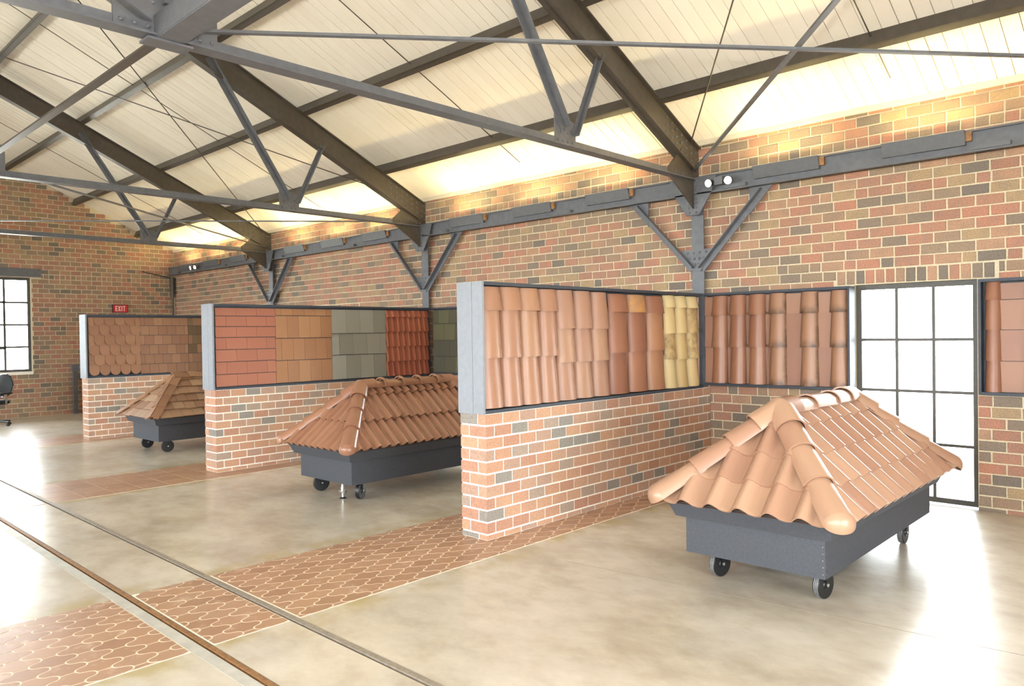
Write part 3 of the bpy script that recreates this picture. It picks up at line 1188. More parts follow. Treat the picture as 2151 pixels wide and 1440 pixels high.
zc = CH + 0.09
for (a, b, n1, n2) in ((TX[0], TX[3], 'near truss', 'overhead truss'), (TX[2], TX[1], 'far truss', 'middle truss')):
    for sgn, side in ((1, 'display side'), (-1, 'opposite side')):
        ye = 7.86 if sgn == 1 else 2 * YR - 7.86
        rod((a, YR + 0.1 * sgn, zc), (b, ye, zc), 0.014, 'level bracing bar, %s centre to %s wall end, %s' % (n1, n2, side), flat=True)
        rod((a, ye, zc + 0.02), (b, YR + 0.1 * sgn, zc + 0.02), 0.014, 'level bracing bar, %s wall end to %s centre, %s' % (n1, n2, side), flat=True)
        yw = 7.8 if sgn == 1 else 2 * YR - 7.8
        rod((a, yw, roofz(yw) - 0.17), (b, YR + 0.15 * sgn, roofz(YR + 0.15) - 0.17), 0.008, 'thin roof-slope rod, %s eave to %s ridge, %s' % (n1, n2, side), 'steel_brown')
        rod((b, yw, roofz(yw) - 0.195), (a, YR + 0.15 * sgn, roofz(YR + 0.15) - 0.195), 0.008, 'thin roof-slope rod, %s eave to %s ridge, %s' % (n2, n1, side), 'steel_brown')
SB = ['in the bay over the near roof display', 'in the bay between the near and middle truss', 'in the bay between the middle and far truss', 'in the bay against the far gable wall']
for k, xs_ in enumerate((-2.30, -7.05, -12.0, -16.85)):
    rod((xs_, WY - 0.4, roofz(WY - 0.4) - 0.06), (xs_, YR + 0.05, roofz(YR) - 0.09), 0.006, 'thin sag rod up the ceiling slope ' + SB[k], 'steel_brown', 'sag_rod')

# ------------------------------------------------------------------ partitions
PNAME = ['near low brick partition with pale mortar carrying the barrel tile board', 'middle low brick partition with pale mortar carrying coloured flat tiles',
         'far low brick partition with pale mortar carrying fish-scale tiles']
BP, BC, BJ = 0.2075, 0.0995, 0.015
for i in range(3):
    X, Y0 = PX_[i], PY_[i]
    t = thing('brick_partition', PNAME[i], 'partition', (X, Y0, 0))
    lc = lambda dx, dy, z: (dx, dy, z)
    g_ = 0.006
    MB().box(-PT + g_, -g_, g_, WY - Y0 - 0.012, 0, HB).build('mortar_core', 'mortar_new', t)
    ln = WY - Y0 - 0.01
    first = 0.052                        # cut course at the floor
    courses = [(0.0, first)] + [(first + k * BC, first + (k + 1) * BC) for k in range(10)]
    D = 0.09

    def put(mb_args, nm='brick'):
        return MB().box(*mb_args).build(nm, 'brick_new', t)
    shared = {}

    def brick(x0, x1, y0, y1, z0, z1):
        key = (round(x1 - x0, 4), round(y1 - y0, 4), round(z1 - z0, 4))
        if key not in shared:
            a, b, c = key
            shared[key] = MB().box(-a / 2, a / 2, -b / 2, b / 2, -c / 2, c / 2).mesh('brick', 'brick_new')
        return obj('brick', shared[key], t, ((x0 + x1) / 2, (y0 + y1) / 2, (z0 + z1) / 2))
    cnt = 0
    backs = MB()
    for r, (z0, z1) in enumerate(courses):
        z0 += BJ / 2
        z1 -= BJ / 2
        odd = r % 2
        # quoin brick shared by the end and the front face
        qy = 0.094 if odd else 0.196
        qx = 0.196 if odd else 0.094
        brick(-qx, 0.0, 0.0, qy, z0, z1)
        # the other brick of the end face
        brick(-PT, -qx - BJ, 0.0, 0.094 if not odd else 0.196, z0, z1)
        y_ = qy + BJ
        while y_ < ln - 0.03:
            y2 = min(y_ + BP - BJ, ln)
            brick(-D, 0.0, y_, y2, z0, z1)
            cnt += 1
            y_ = y2 + BJ
        # back face, unseen from the front
        y_ = (0.196 if odd else 0.094) + BJ
        while y_ < ln - 0.03:
            y2 = min(y_ + BP - BJ, ln)
            backs.box(-PT, -PT + 0.09, y_, y2, z0, z1)
            y_ = y2 + BJ
    backs.build('back_brick_field', 'brick_new', t)['kind'] = 'stuff'


# ------------------------------------------------------------------ tiles for the boards (local: x along the board, -y out, z up)
def arc_tile(rb_, rt_, L, hb, ht, th=0.014, n=10, tilt=0.03, mat='bar1', concave=False, name='barrel_tile', wob=0.0, seed=0):
    """tapered half-round roof tile standing on its lower end: rb_/rt_ half widths at the bottom/top"""
    rr = random.Random(seed)
    vs, fs = [], []
    for lev in range(3):
        s = lev / 2
        r = rb_ + (rt_ - rb_) * s
        h = hb + (ht - hb) * s
        o_ = tilt * (1 - s)
        jx = rr.uniform(-wob, wob)
        for layer in (0, 1):
            for k in range(n + 1):
                a = PI * k / n
                rr_, hh = r - (th if layer else 0) * 0.9, h - (th if layer else 0)
                yv = hh * math.sin(a)
                if concave:
                    yv = h - hh * math.sin(a) - (th if layer else 0)
                vs.append((-rr_ * math.cos(a) + jx, -(yv + o_), L * s))
    m_ = n + 1
    for lev in range(2):
        b0, b1 = lev * 2 * m_, (lev + 1) * 2 * m_
        for k in range(n):
            fs.append((b0 + k, b0 + k + 1, b1 + k + 1, b1 + k))
            fs.append((b0 + m_ + k, b1 + m_ + k, b1 + m_ + k + 1, b0 + m_ + k + 1))
        fs.append((b0, b1, b1 + m_, b0 + m_))
        fs.append((b0 + n, b0 + m_ + n, b1 + m_ + n, b1 + n))
    for k in range(n):
        fs.append((k, m_ + k, m_ + k + 1, k + 1))
        t_ = 4 * m_
        fs.append((t_ + k, t_ + k + 1, t_ + m_ + k + 1, t_ + m_ + k))
    return MB().add(vs, fs).mesh(name, mat, 'auto')


def flat_tile(W, L, th, mat, tilt=0.018, rnd=False, ribs=0, name='flat_tile', gap=0.0028):
    """flat tile; lower end stands out by its tilt. rnd rounds the lower end, ribs adds rolls"""
    mb = MB()
    W2 = W / 2 - gap / 2
    if rnd:
        pts = []
        n = 8
        for k in range(n + 1):
            a = PI + PI * k / n
            pts.append((W2 * math.cos(a), W2 + W2 * math.sin(a)))
        pts += [(W2, L), (-W2, L)]
        vs = [(x_, -(tilt * (1 - z_ / L) + th), z_) for x_, z_ in pts] + [(x_, -(tilt * (1 - z_ / L)), z_) for x_, z_ in pts]
        n = len(pts)
        mb.add(vs, [tuple(range(n)), tuple(range(n, 2 * n))[::-1]] + [(k, n + k, n + (k + 1) % n, (k + 1) % n) for k in range(n)])
    elif ribs:
        n = ribs * 8
        vs, fs = [], []
        for s in (0, 1):
            for layer in (0, 1):
                for k in range(n + 1):
                    f = k / n
                    hh = 0.011 * max(0.0, math.sin(2 * PI * ribs * f)) + th
                    vs.append((-W2 + 2 * W2 * f, -(tilt * (1 - s) + (hh if layer == 0 else 0.0)), L * s))
        m_ = n + 1
        for k in range(n):
            fs += [(k, k + 1, 2 * m_ + k + 1, 2 * m_ + k), (k, m_ + k, m_ + k + 1, k + 1)]
        fs += [(0, 2 * m_, 3 * m_, m_), (n, m_ + n, 3 * m_ + n, 2 * m_ + n)]
        mb.add(vs, fs)
    else:
        vs = []
        for s in (0, 1):
            for layer in (1, 0):
                for sx in (-1, 1):
                    vs.append((sx * W2, -(tilt * (1 - s) + th * layer), L * s))
        # 0,1 bottom front; 2,3 bottom back; 4,5 top front; 6,7 top back
        mb.add(vs, [(0, 1, 5, 4), (2, 6, 7, 3), (0, 2, 3, 1), (4, 5, 7, 6), (0, 4, 6, 2), (1, 3, 7, 5)])
    return mb.mesh(name, mat, 'auto' if (ribs or rnd) else False)


def display_board(label, loc, rz, L, z0, z1, depth, ends, cat='tile board', back_y=None, wall_t=None):
    """frame box: local x along the board from 0 to L; room side is -y at y=0"""
    t = thing('tile_display_board', label, cat, loc, rz)
    fb = 0.028
    MB().box(0, L, depth, depth + 0.02 if wall_t is None else wall_t, z0, z1).build('back_board', 'frame_dark', t)
    MB().box(0, L, 0, depth, z1 - fb, z1).build('top_rail', 'frame_dark', t)
    MB().box(0, L, 0, depth, z0, z0 + fb).build('bottom_rail', 'frame_dark', t)
    return t


ZT0 = HB + 0.03


def cols_tiles(t, x0, n, pitch, zrows, mesh_list, ybase, lap=0.05, pan=None, wid=None, jit=0.004, names='barrel_tile', seed=1):
    rr = random.Random(seed)
    for c in range(n):
        xc = x0 + pitch * (c + 0.5)
        if pan is not None:
            for r, z_ in enumerate(zrows):
                obj('pan_tile', pan[r % len(pan)], t, (xc + pitch / 2, ybase, z_))
        for r, z_ in enumerate(zrows):
            me = mesh_list(c, r) if callable(mesh_list) else mesh_list[r % len(mesh_list)]
            o = obj(names, me, t, (xc + rr.uniform(-jit, jit), ybase, z_ + rr.uniform(-0.004, 0.002)))
            o.rotation_euler = (0, rr.uniform(-0.012, 0.012) if jit else 0, 0)


def bset(rb_, rt_, zr, ztop, mat, h=0.07, lap=0.05, seed=0):
    """one tile mesh for each course: zr lower edges, last one ends at ztop"""
    out = []
    for i, z_ in enumerate(zr):
        L = (zr[i + 1] + lap if i + 1 < len(zr) else ztop) - z_
        f = min(1.0, L / 0.45)
        out.append(arc_tile(rb_, rb_ + (rt_ - rb_) * f, L, h, h * 0.88, 0.014, 10, 0.026, mat, seed=seed + i))
    return out


# near partition: barrel tiles
X, Y0 = PX_[0], PY_[0]
LP = WY - Y0 - 0.165
brd = display_board('grey-framed board of clay barrel tiles on the near partition', (X, Y0, 0), PI / 2, LP, HB, HT, 0.10, None, wall_t=PT)
for a, b in ((0.0, 0.122), (0.126, PT)):
    MB().box(-0.022, 0.0, PT - b if False else a, b, HB - 0.002, HT + 0.002).build('end_board', 'frame_paint', brd)
yb = 0.098
zr = [1.105 - 0.02, 1.502, 1.900]
pan1 = [arc_tile(0.06, 0.06, 0.42 if i < 2 else 0.2, 0.02, 0.02, 0.01, 6, 0.0, 'pan', True, 'pan_tile') for i in range(3)]
cols_tiles(brd, 0.012, 4, 0.245, zr, bset(0.124, 0.108, zr, 2.098, 'bar1', 0.085), yb, pan=pan1, seed=2)
zr2 = [1.092 - 0.01, 1.43, 1.741]
cols_tiles(brd, 0.995, 3, 0.264, zr2, bset(0.128, 0.112, zr2, 2.098, 'bar2', 0.075), yb, pan=pan1, seed=3)
zr3 = [1.086, 1.500, 1.903]
b3 = bset(0.155, 0.135, zr3, 2.085, 'bar3', 0.075, seed=7)
b3b = bset(0.155, 0.135, zr3, 2.085, m_tile('flame_marked_barrel', ['#b5793f', '#a15b39'], 0.45, 0.6, '#c08a4e'), 0.075, seed=9)
cols_tiles(brd, 1.79, 3, 0.34, zr3, lambda c, r: (b3b if (c == 1 and r == 2) else b3)[r], yb, pan=[arc_tile(0.08, 0.08, 0.42 if i < 2 else 0.18, 0.02, 0.02, 0.01, 6, 0.0, 'pan', True, 'pan_tile') for i in range(3)], seed=4)
zr4 = [1.077, 1.394, 1.679, 1.965]
b4 = bset(0.108, 0.092, zr4, 2.098, 'bar4', 0.065, seed=21)
b4b = bset(0.108, 0.092, zr4, 2.098, 'bar4b', 0.065, seed=23)
cols_tiles(brd, 2.815, 3, 0.24, zr4, lambda c, r: (b4b if (c, r) in ((0, 1), (2, 1), (2, 2)) else b4)[r], yb, pan=[arc_tile(0.05, 0.05, 0.34 if i < 3 else 0.13, 0.02, 0.02, 0.01, 6, 0.0, 'pan', True, 'pan_tile') for i in range(4)], seed=5)


# wall boards
def wall_board(x0, x1, z0, label, depth=0.10):
    t = display_board(label, (x0, WY - 0.165, 0), 0.0, x1 - x0, z0, HT, depth, None, wall_t=0.155)
    return t


WBZ = 1.075
wb1 = wall_board(PX_[0] + 0.004, -2.795, WBZ, 'dark-framed board of clay barrel tiles on the wall between near partition and window')
MB().box(-2.795 - PX_[0] - 0.004, -2.773 - PX_[0] - 0.004, 0, 0.155, WBZ, HT).build('end_board', 'frame_dark', wb1)
zw = [1.105, 1.515, 1.875]
cm = bset(0.098, 0.086, zw, 2.10, 'bar5', 0.085, seed=31)
fm = bset(0.102, 0.088, zw, 2.10, 'bar6', 0.08, seed=33)
flatp = [flat_tile(0.17, (zw[i + 1] + 0.03 if i < 2 else 2.09) - z_, 0.012, 'pan', 0.012, name='pan_tile') for i, z_ in enumerate(zw)]
conp = [arc_tile(0.05, 0.05, (zw[i + 1] + 0.03 if i < 2 else 2.09) - z_, 0.02, 0.02, 0.01, 6, 0.0, 'pan', True, 'pan_tile') for i, z_ in enumerate(zw)]
cornp = [flat_tile(0.10, (zw[i + 1] - 0.004 if i < 2 else 2.09) - z_, 0.012, 'pan', 0.01, name='pan_tile') for i, z_ in enumerate(zw)]
for r, z_ in enumerate(zw):
    obj('pan_tile', cornp[r], wb1, (0.055, 0.045, z_))
    for xo in (-4.36, -4.13, -3.905, -3.68):
        obj('pan_tile', conp[r], wb1, (xo - PX_[0] - 0.004, 0.098, z_))
    for xo in (-4.245, -4.02, -3.79):
        obj('barrel_tile', cm[r], wb1, (xo - PX_[0] - 0.004, 0.098, z_))
    for xo in (-3.375, -3.055):
        obj('pan_tile', flatp[r], wb1, (xo - PX_[0] - 0.004, 0.088, z_))
    for xo in (-3.55, -3.205, -2.895):
        obj('barrel_tile', fm[r], wb1, (xo - PX_[0] - 0.004, 0.098, z_))
wb2x = -1.625
wb2 = wall_board(wb2x, 0.20, 1.085, 'dark-framed board of rolled pan tiles on the wall right of the window')
MB().box(-0.022, 0.0, 0, 0.155, 1.085, HT).build('end_board', 'frame_dark', wb2)
zw2 = [1.115, 1.395, 1.675, 1.945]
c2 = bset(0.066, 0.058, zw2, 2.105, 'bar5', 0.075, 0.03, seed=41)
p2 = [flat_tile(0.20, (zw2[i + 1] - 0.005 if i < 3 else 2.09) - z_, 0.014, 'pan', 0.008, name='pan_tile') for i, z_ in enumerate(zw2)]  # pans stop short so a dark gap draws the lap shadow
for r, z_ in enumerate(zw2):
    for k in range(6):
        obj('barrel_tile', c2[r], wb2, (0.083 + 0.30 * k, 0.098, z_))
        obj('pan_tile', p2[r], wb2, (0.083 + 0.15 + 0.30 * k, 0.08, z_))


def shingles(t, x0, x1, zrows, ztop, W, mat, ybase, th=0.020, stagger=True, rnd=False, ribs=0, name='flat_tile', tilt=0.034, off=0.0, lap=0.03):  # a negative lap opens dark gaps in place of overlap shadows
    """courses of flat tiles between x0 and x1, cut at the sides"""
    cache = {}
    for r, z_ in enumerate(zrows):
        L = (zrows[r + 1] + (lap if not rnd else W / 2) if r + 1 < len(zrows) else ztop) - z_
        x_ = x0 - (W / 2 if (stagger and r % 2) else 0) - off
        while x_ < x1 - 0.01:
            a, b = max(x_, x0), min(x_ + W, x1)
            if b - a > 0.02:
                if rnd and (b - a) < W * 0.98:
                    me = flat_tile(b - a, L, th, mat, tilt, False, 0, name)
                else:
                    key = (round(b - a, 4), round(L, 4))
                    if key not in cache:
                        cache[key] = flat_tile(b - a, L, th, mat, tilt, rnd, max(1, round(ribs * (b - a) / W)) if ribs else 0, name)
                    me = cache[key]
                obj(name, me, t, ((a + b) / 2, ybase, z_))
            x_ += W


# middle partition: coloured flat tiles
X, Y0 = PX_[1], PY_[1]
LP = WY - Y0 - 0.165
brd = display_board('grey-framed board of coral, ochre, grey and scarlet flat tiles on the middle partition', (X, Y0, 0), PI / 2, LP, HB, HT, 0.055, None, wall_t=PT)
for a, b in ((0.0, 0.122), (0.126, PT)):
    MB().box(-0.022, 0.0, a, b, HB - 0.002, HT + 0.002).build('end_board', 'frame_paint', brd)
yb = 0.054
shingles(brd, 0.03, 0.858, [1.083, 1.24, 1.40, 1.555, 1.71, 1.85, 1.985], 2.085, 0.28, 'sh_red', yb, 0.02, name='flat_tile', tilt=0.010, lap=-0.008)  # open joints stand in for the shadow under each course
shingles(brd, 0.860, 1.735, [1.085, 1.388, 1.690, 1.995], 2.085, 0.175, 'sh_orange', yb, 0.020, name='flat_tile', tilt=0.012, lap=-0.008)
shingles(brd, 1.737, 2.690, [1.085, 1.435, 1.745], 2.085, 0.242, 'sh_grey', yb, 0.020, name='flat_tile', tilt=0.012, lap=-0.008)
shingles(brd, 2.692, 3.52, [1.085, 1.31, 1.535, 1.76, 1.985], 2.085, 0.21, 'sh_scarlet', yb, 0.010, False, False, 2, 'ribbed_tile', 0.042)
wb3 = wall_board(PX_[1] + 0.004, -7.72, WBZ, 'dark-framed board of moss green flat tiles on the wall behind the near partition', 0.06)
MB().box(-7.72 - PX_[1] - 0.004, -7.70 - PX_[1] - 0.004, 0, 0.155, WBZ, HT).build('end_board', 'frame_dark', wb3)
shingles(wb3, 0.005, 1.52, [1.105, 1.36, 1.62, 1.88], 2.09, 0.26, 'sh_green', 0.058, 0.016, name='flat_tile', tilt=0.010, lap=-0.006)

# far partition: fish scales and shingles
X, Y0 = PX_[2], PY_[2]
LP = WY - Y0 - 0.165
brd = display_board('grey-framed board of brown fish-scale and square shingles on the far partition', (X, Y0, 0), PI / 2, LP, HB, HT, 0.055, None, wall_t=PT)
MB().box(-0.022, 0.0, 0.0, PT, HB - 0.002, HT + 0.002).build('end_board', 'frame_paint', brd)
zs_ = [1.085 + 0.172 * k for k in range(6)]
shingles(brd, 0.03, 0.875, zs_, 2.085, 0.169, 'sh_scale', yb, 0.016, True, True, 0, 'fish_scale_tile')
shingles(brd, 0.877, 1.735, zs_, 2.085, 0.158, 'sh_square', yb, 0.016, name='flat_tile', tilt=0.010, lap=-0.007)
shingles(brd, 1.737, 2.6, zs_, 2.085, 0.165, 'sh_mixed', yb, 0.018, name='flat_tile', tilt=0.010, lap=-0.007)
shingles(brd, 2.602, 3.5, zs_, 2.085, 0.165, 'sh_square', yb, 0.016, name='flat_tile', tilt=0.010, lap=-0.007)

# ------------------------------------------------------------------ roof display carts
BXH, BYH = 0.478, 1.135        # half plan of the box
AXH, AYH = 0.61, 1.27        # half plan of the eaves
EZ0, RZ0 = 0.535, 1.115        # eave and ridge
BZ0, BZ1 = 0.17, 0.435
PIT = math.atan2(RZ0 - EZ0, AXH)


def prof_s(w_):
    pts = []
    n = 7
    for k in range(n + 1):
        f = k / n
        pts.append((0.62 * w_ * f, 0.052 * math.sin(PI * f)))
    for k in range(1, 5):
        f = k / 4
        pts.append((0.62 * w_ + 0.38 * w_ * f, -0.010 * math.sin(PI * f)))
    return pts


def prof_2(w_):
    pts = []
    for c in (0, 1):
        o_ = c * w_ / 2
        for f, h in ((0, 0.0), (0.08, 0.012), (0.18, 0.026), (0.30, 0.032), (0.42, 0.026), (0.52, 0.010), (0.60, 0.0), (0.8, -0.004)):
            pts.append((o_ + f * w_ / 2, h))
    pts.append((w_, 0.0))
    return pts


def prof_f(w_):
    return [(0.002, 0.0), (w_ - 0.002, 0.0)]


def face_frames():
    cp, sp = math.cos(PIT), math.sin(PIT)
    return [  # origin at the middle of the eave, u, v, n, eave length, is_end
        (Vector((0, -AYH, EZ0)), Vector((1, 0, 0)), Vector((0, cp, sp)), Vector((0, -sp, cp)), 2 * AXH, True),
        (Vector((AXH, 0, EZ0)), Vector((0, 1, 0)), Vector((-cp, 0, sp)), Vector((sp, 0, cp)), 2 * AYH, False),
        (Vector((0, AYH, EZ0)), Vector((-1, 0, 0)), Vector((0, -cp, sp)), Vector((0, sp, cp)), 2 * AXH, True),
        (Vector((-AXH, 0, EZ0)), Vector((0, -1, 0)), Vector((cp, 0, sp)), Vector((-sp, 0, cp)), 2 * AYH, False)]


def clipped_tile(prof, u0, v0, v1, th, lift, U, vmax, mat, frame, name, parent, smooth):
    bm = bmesh.new()
    rows = []
    for (v_, lf) in ((v0, lift), (v1, 0.0)):
        topr = [bm.verts.new((u0 + pu, v_, pw + lf + th)) for pu, pw in prof]
        botr = [bm.verts.new((u0 + pu, v_, pw + lf)) for pu, pw in prof]
        rows.append((topr, botr))
    n = len(prof)
    for k in range(n - 1):
        bm.faces.new((rows[0][0][k], rows[0][0][k + 1], rows[1][0][k + 1], rows[1][0][k]))
        bm.faces.new((rows[0][1][k], rows[1][1][k], rows[1][1][k + 1], rows[0][1][k + 1]))
        bm.faces.new((rows[0][0][k], rows[0][1][k], rows[0][1][k + 1], rows[0][0][k + 1]))
        bm.faces.new((rows[1][0][k], rows[1][0][k + 1], rows[1][1][k + 1], rows[1][1][k]))
    for k in (0, n - 1):
        bm.faces.new((rows[0][0][k], rows[1][0][k], rows[1][1][k], rows[0][1][k]))
    cp = math.cos(PIT)
    umax = max(p[0] for p in prof)
    need = False
    for sgn in (1, -1):
        lim = lambda v_: U / 2 - v_ * cp
        ext = max(sgn * u0, sgn * (u0 + umax))
        if ext > lim(v1):
            need = True
            no = Vector((sgn, cp, 0)).normalized()
            co = Vector((sgn * U / 2, 0, 0))
            geom = bm.verts[:] + bm.edges[:] + bm.faces[:]
            bmesh.ops.bisect_plane(bm, geom=geom, plane_co=co, plane_no=no, clear_outer=True)
    if v1 > vmax:
        geom = bm.verts[:] + bm.edges[:] + bm.faces[:]
        bmesh.ops.bisect_plane(bm, geom=geom, plane_co=Vector((0, vmax, 0)), plane_no=Vector((0, 1, 0)), clear_outer=True)
    if len(bm.faces) < 3 or sum(f.calc_area() for f in bm.faces) < 0.004:
        bm.free()
        return
    if need:
        ed = [e for e in bm.edges if e.is_boundary]
        try:
            bmesh.ops.holes_fill(bm, edges=ed, sides=0)
        except Exception:
            pass
    O, u, v, nn = frame[:4]
    for vt in bm.verts:
        vt.co = O + u * vt.co.x + v * vt.co.y + nn * vt.co.z
    bmesh.ops.recalc_face_normals(bm, faces=bm.faces)
    me = bpy.data.meshes.new(name)
    bm.to_mesh(me)
    bm.free()
    if smooth:
        shade_auto(me, 0.7)
    me.materials.append(M[mat])
    obj(name, me, parent)


def half_tube(mb, p, q, nrm, r0, r1, n=12, th=0.012, h=1.0, lift0=0.0, lift1=0.0, sweep=1.0, end_dome=False, collar=None):
    """half-round cap from p (lower end) to q; nrm is the outward direction across it"""
    p, q, nrm = Vector(p), Vector(q), Vector(nrm)
    a = (q - p).normalized()
    nrm = (nrm - a * nrm.dot(a)).normalized()
    sd = a.cross(nrm).normalized()
    st = [(0.0, r0, lift0), (1.0, r1, lift1)]
    if collar:
        st = [(0.0, r0 * collar, lift0), (0.10, r0 * collar, lift0), (0.13, r0, lift0), (1.0, r1, lift1)]
    L = (q - p).length
    ang0 = PI / 2 * sweep
    vs, fs = [], []
    for s, r, lf in st:
        for layer in (0, 1):
            rr = r - layer * th
            for k in range(n + 1):
                t_ = -ang0 + 2 * ang0 * k / n
                vs.append(p + a * (L * s) + sd * (rr * math.sin(t_)) + nrm * (rr * h * math.cos(t_) + lf))
    m_ = n + 1
    ns = len(st)
    for i in range(ns - 1):
        b0, b1 = i * 2 * m_, (i + 1) * 2 * m_
        for k in range(n):
            fs.append((b0 + k, b0 + k + 1, b1 + k + 1, b1 + k))
            fs.append((b0 + m_ + k, b1 + m_ + k, b1 + m_ + k + 1, b0 + m_ + k + 1))
        fs.append((b0, b1, b1 + m_, b0 + m_))
        fs.append((b0 + n, b0 + m_ + n, b1 + m_ + n, b1 + n))
    for b in (0, (ns - 1) * 2 * m_):
        for k in range(n):
            fs.append((b + k, b + m_ + k, b + m_ + k + 1, b + k + 1))
    mb.add(vs, fs)
    if end_dome:
        vs, fs = [], []
        nl = 6
        for j in range(nl + 1):
            ph = PI / 2 * j / nl
            for k in range(n + 1):
                t_ = -ang0 + 2 * ang0 * k / n
                rr = r0 * math.cos(ph)
                vs.append(p - a * (r0 * 0.85 * math.sin(ph)) + sd * (rr * math.sin(t_)) + nrm * (rr * h * math.cos(t_) + lift0))
        for j in range(nl):
            for k in range(n):
                fs.append((j * m_ + k, j * m_ + k + 1, (j + 1) * m_ + k + 1, (j + 1) * m_ + k))
        mb.add(vs, fs)
    return mb


def vee_cap(mb, p, q, nA, nB, inA, inB, wdt, th=0.014, lift0=0.03, lift1=0.01):
    """angular cap: two flat wings meeting over the hip"""
    p, q = Vector(p), Vector(q)
    a = (q - p).normalized()
    nr = (Vector(nA) + Vector(nB)).normalized()
    for nW, inn in ((nA, inA), (nB, inB)):
        nW, inn = Vector(nW), Vector(inn)
        inn = (inn - a * inn.dot(a)).normalized()
        vs = []
        for e, lf in ((p, lift0), (q, lift1)):
            for d_ in (0.0, wdt):
                for t_ in (0.0, th):
                    vs.append(e + inn * d_ + nW * t_ + nr * lf)
        mb.add(vs, [(0, 1, 3, 2), (4, 6, 7, 5), (0, 4, 5, 1), (2, 3, 7, 6), (0, 2, 6, 4), (1, 5, 7, 3)])
    return mb


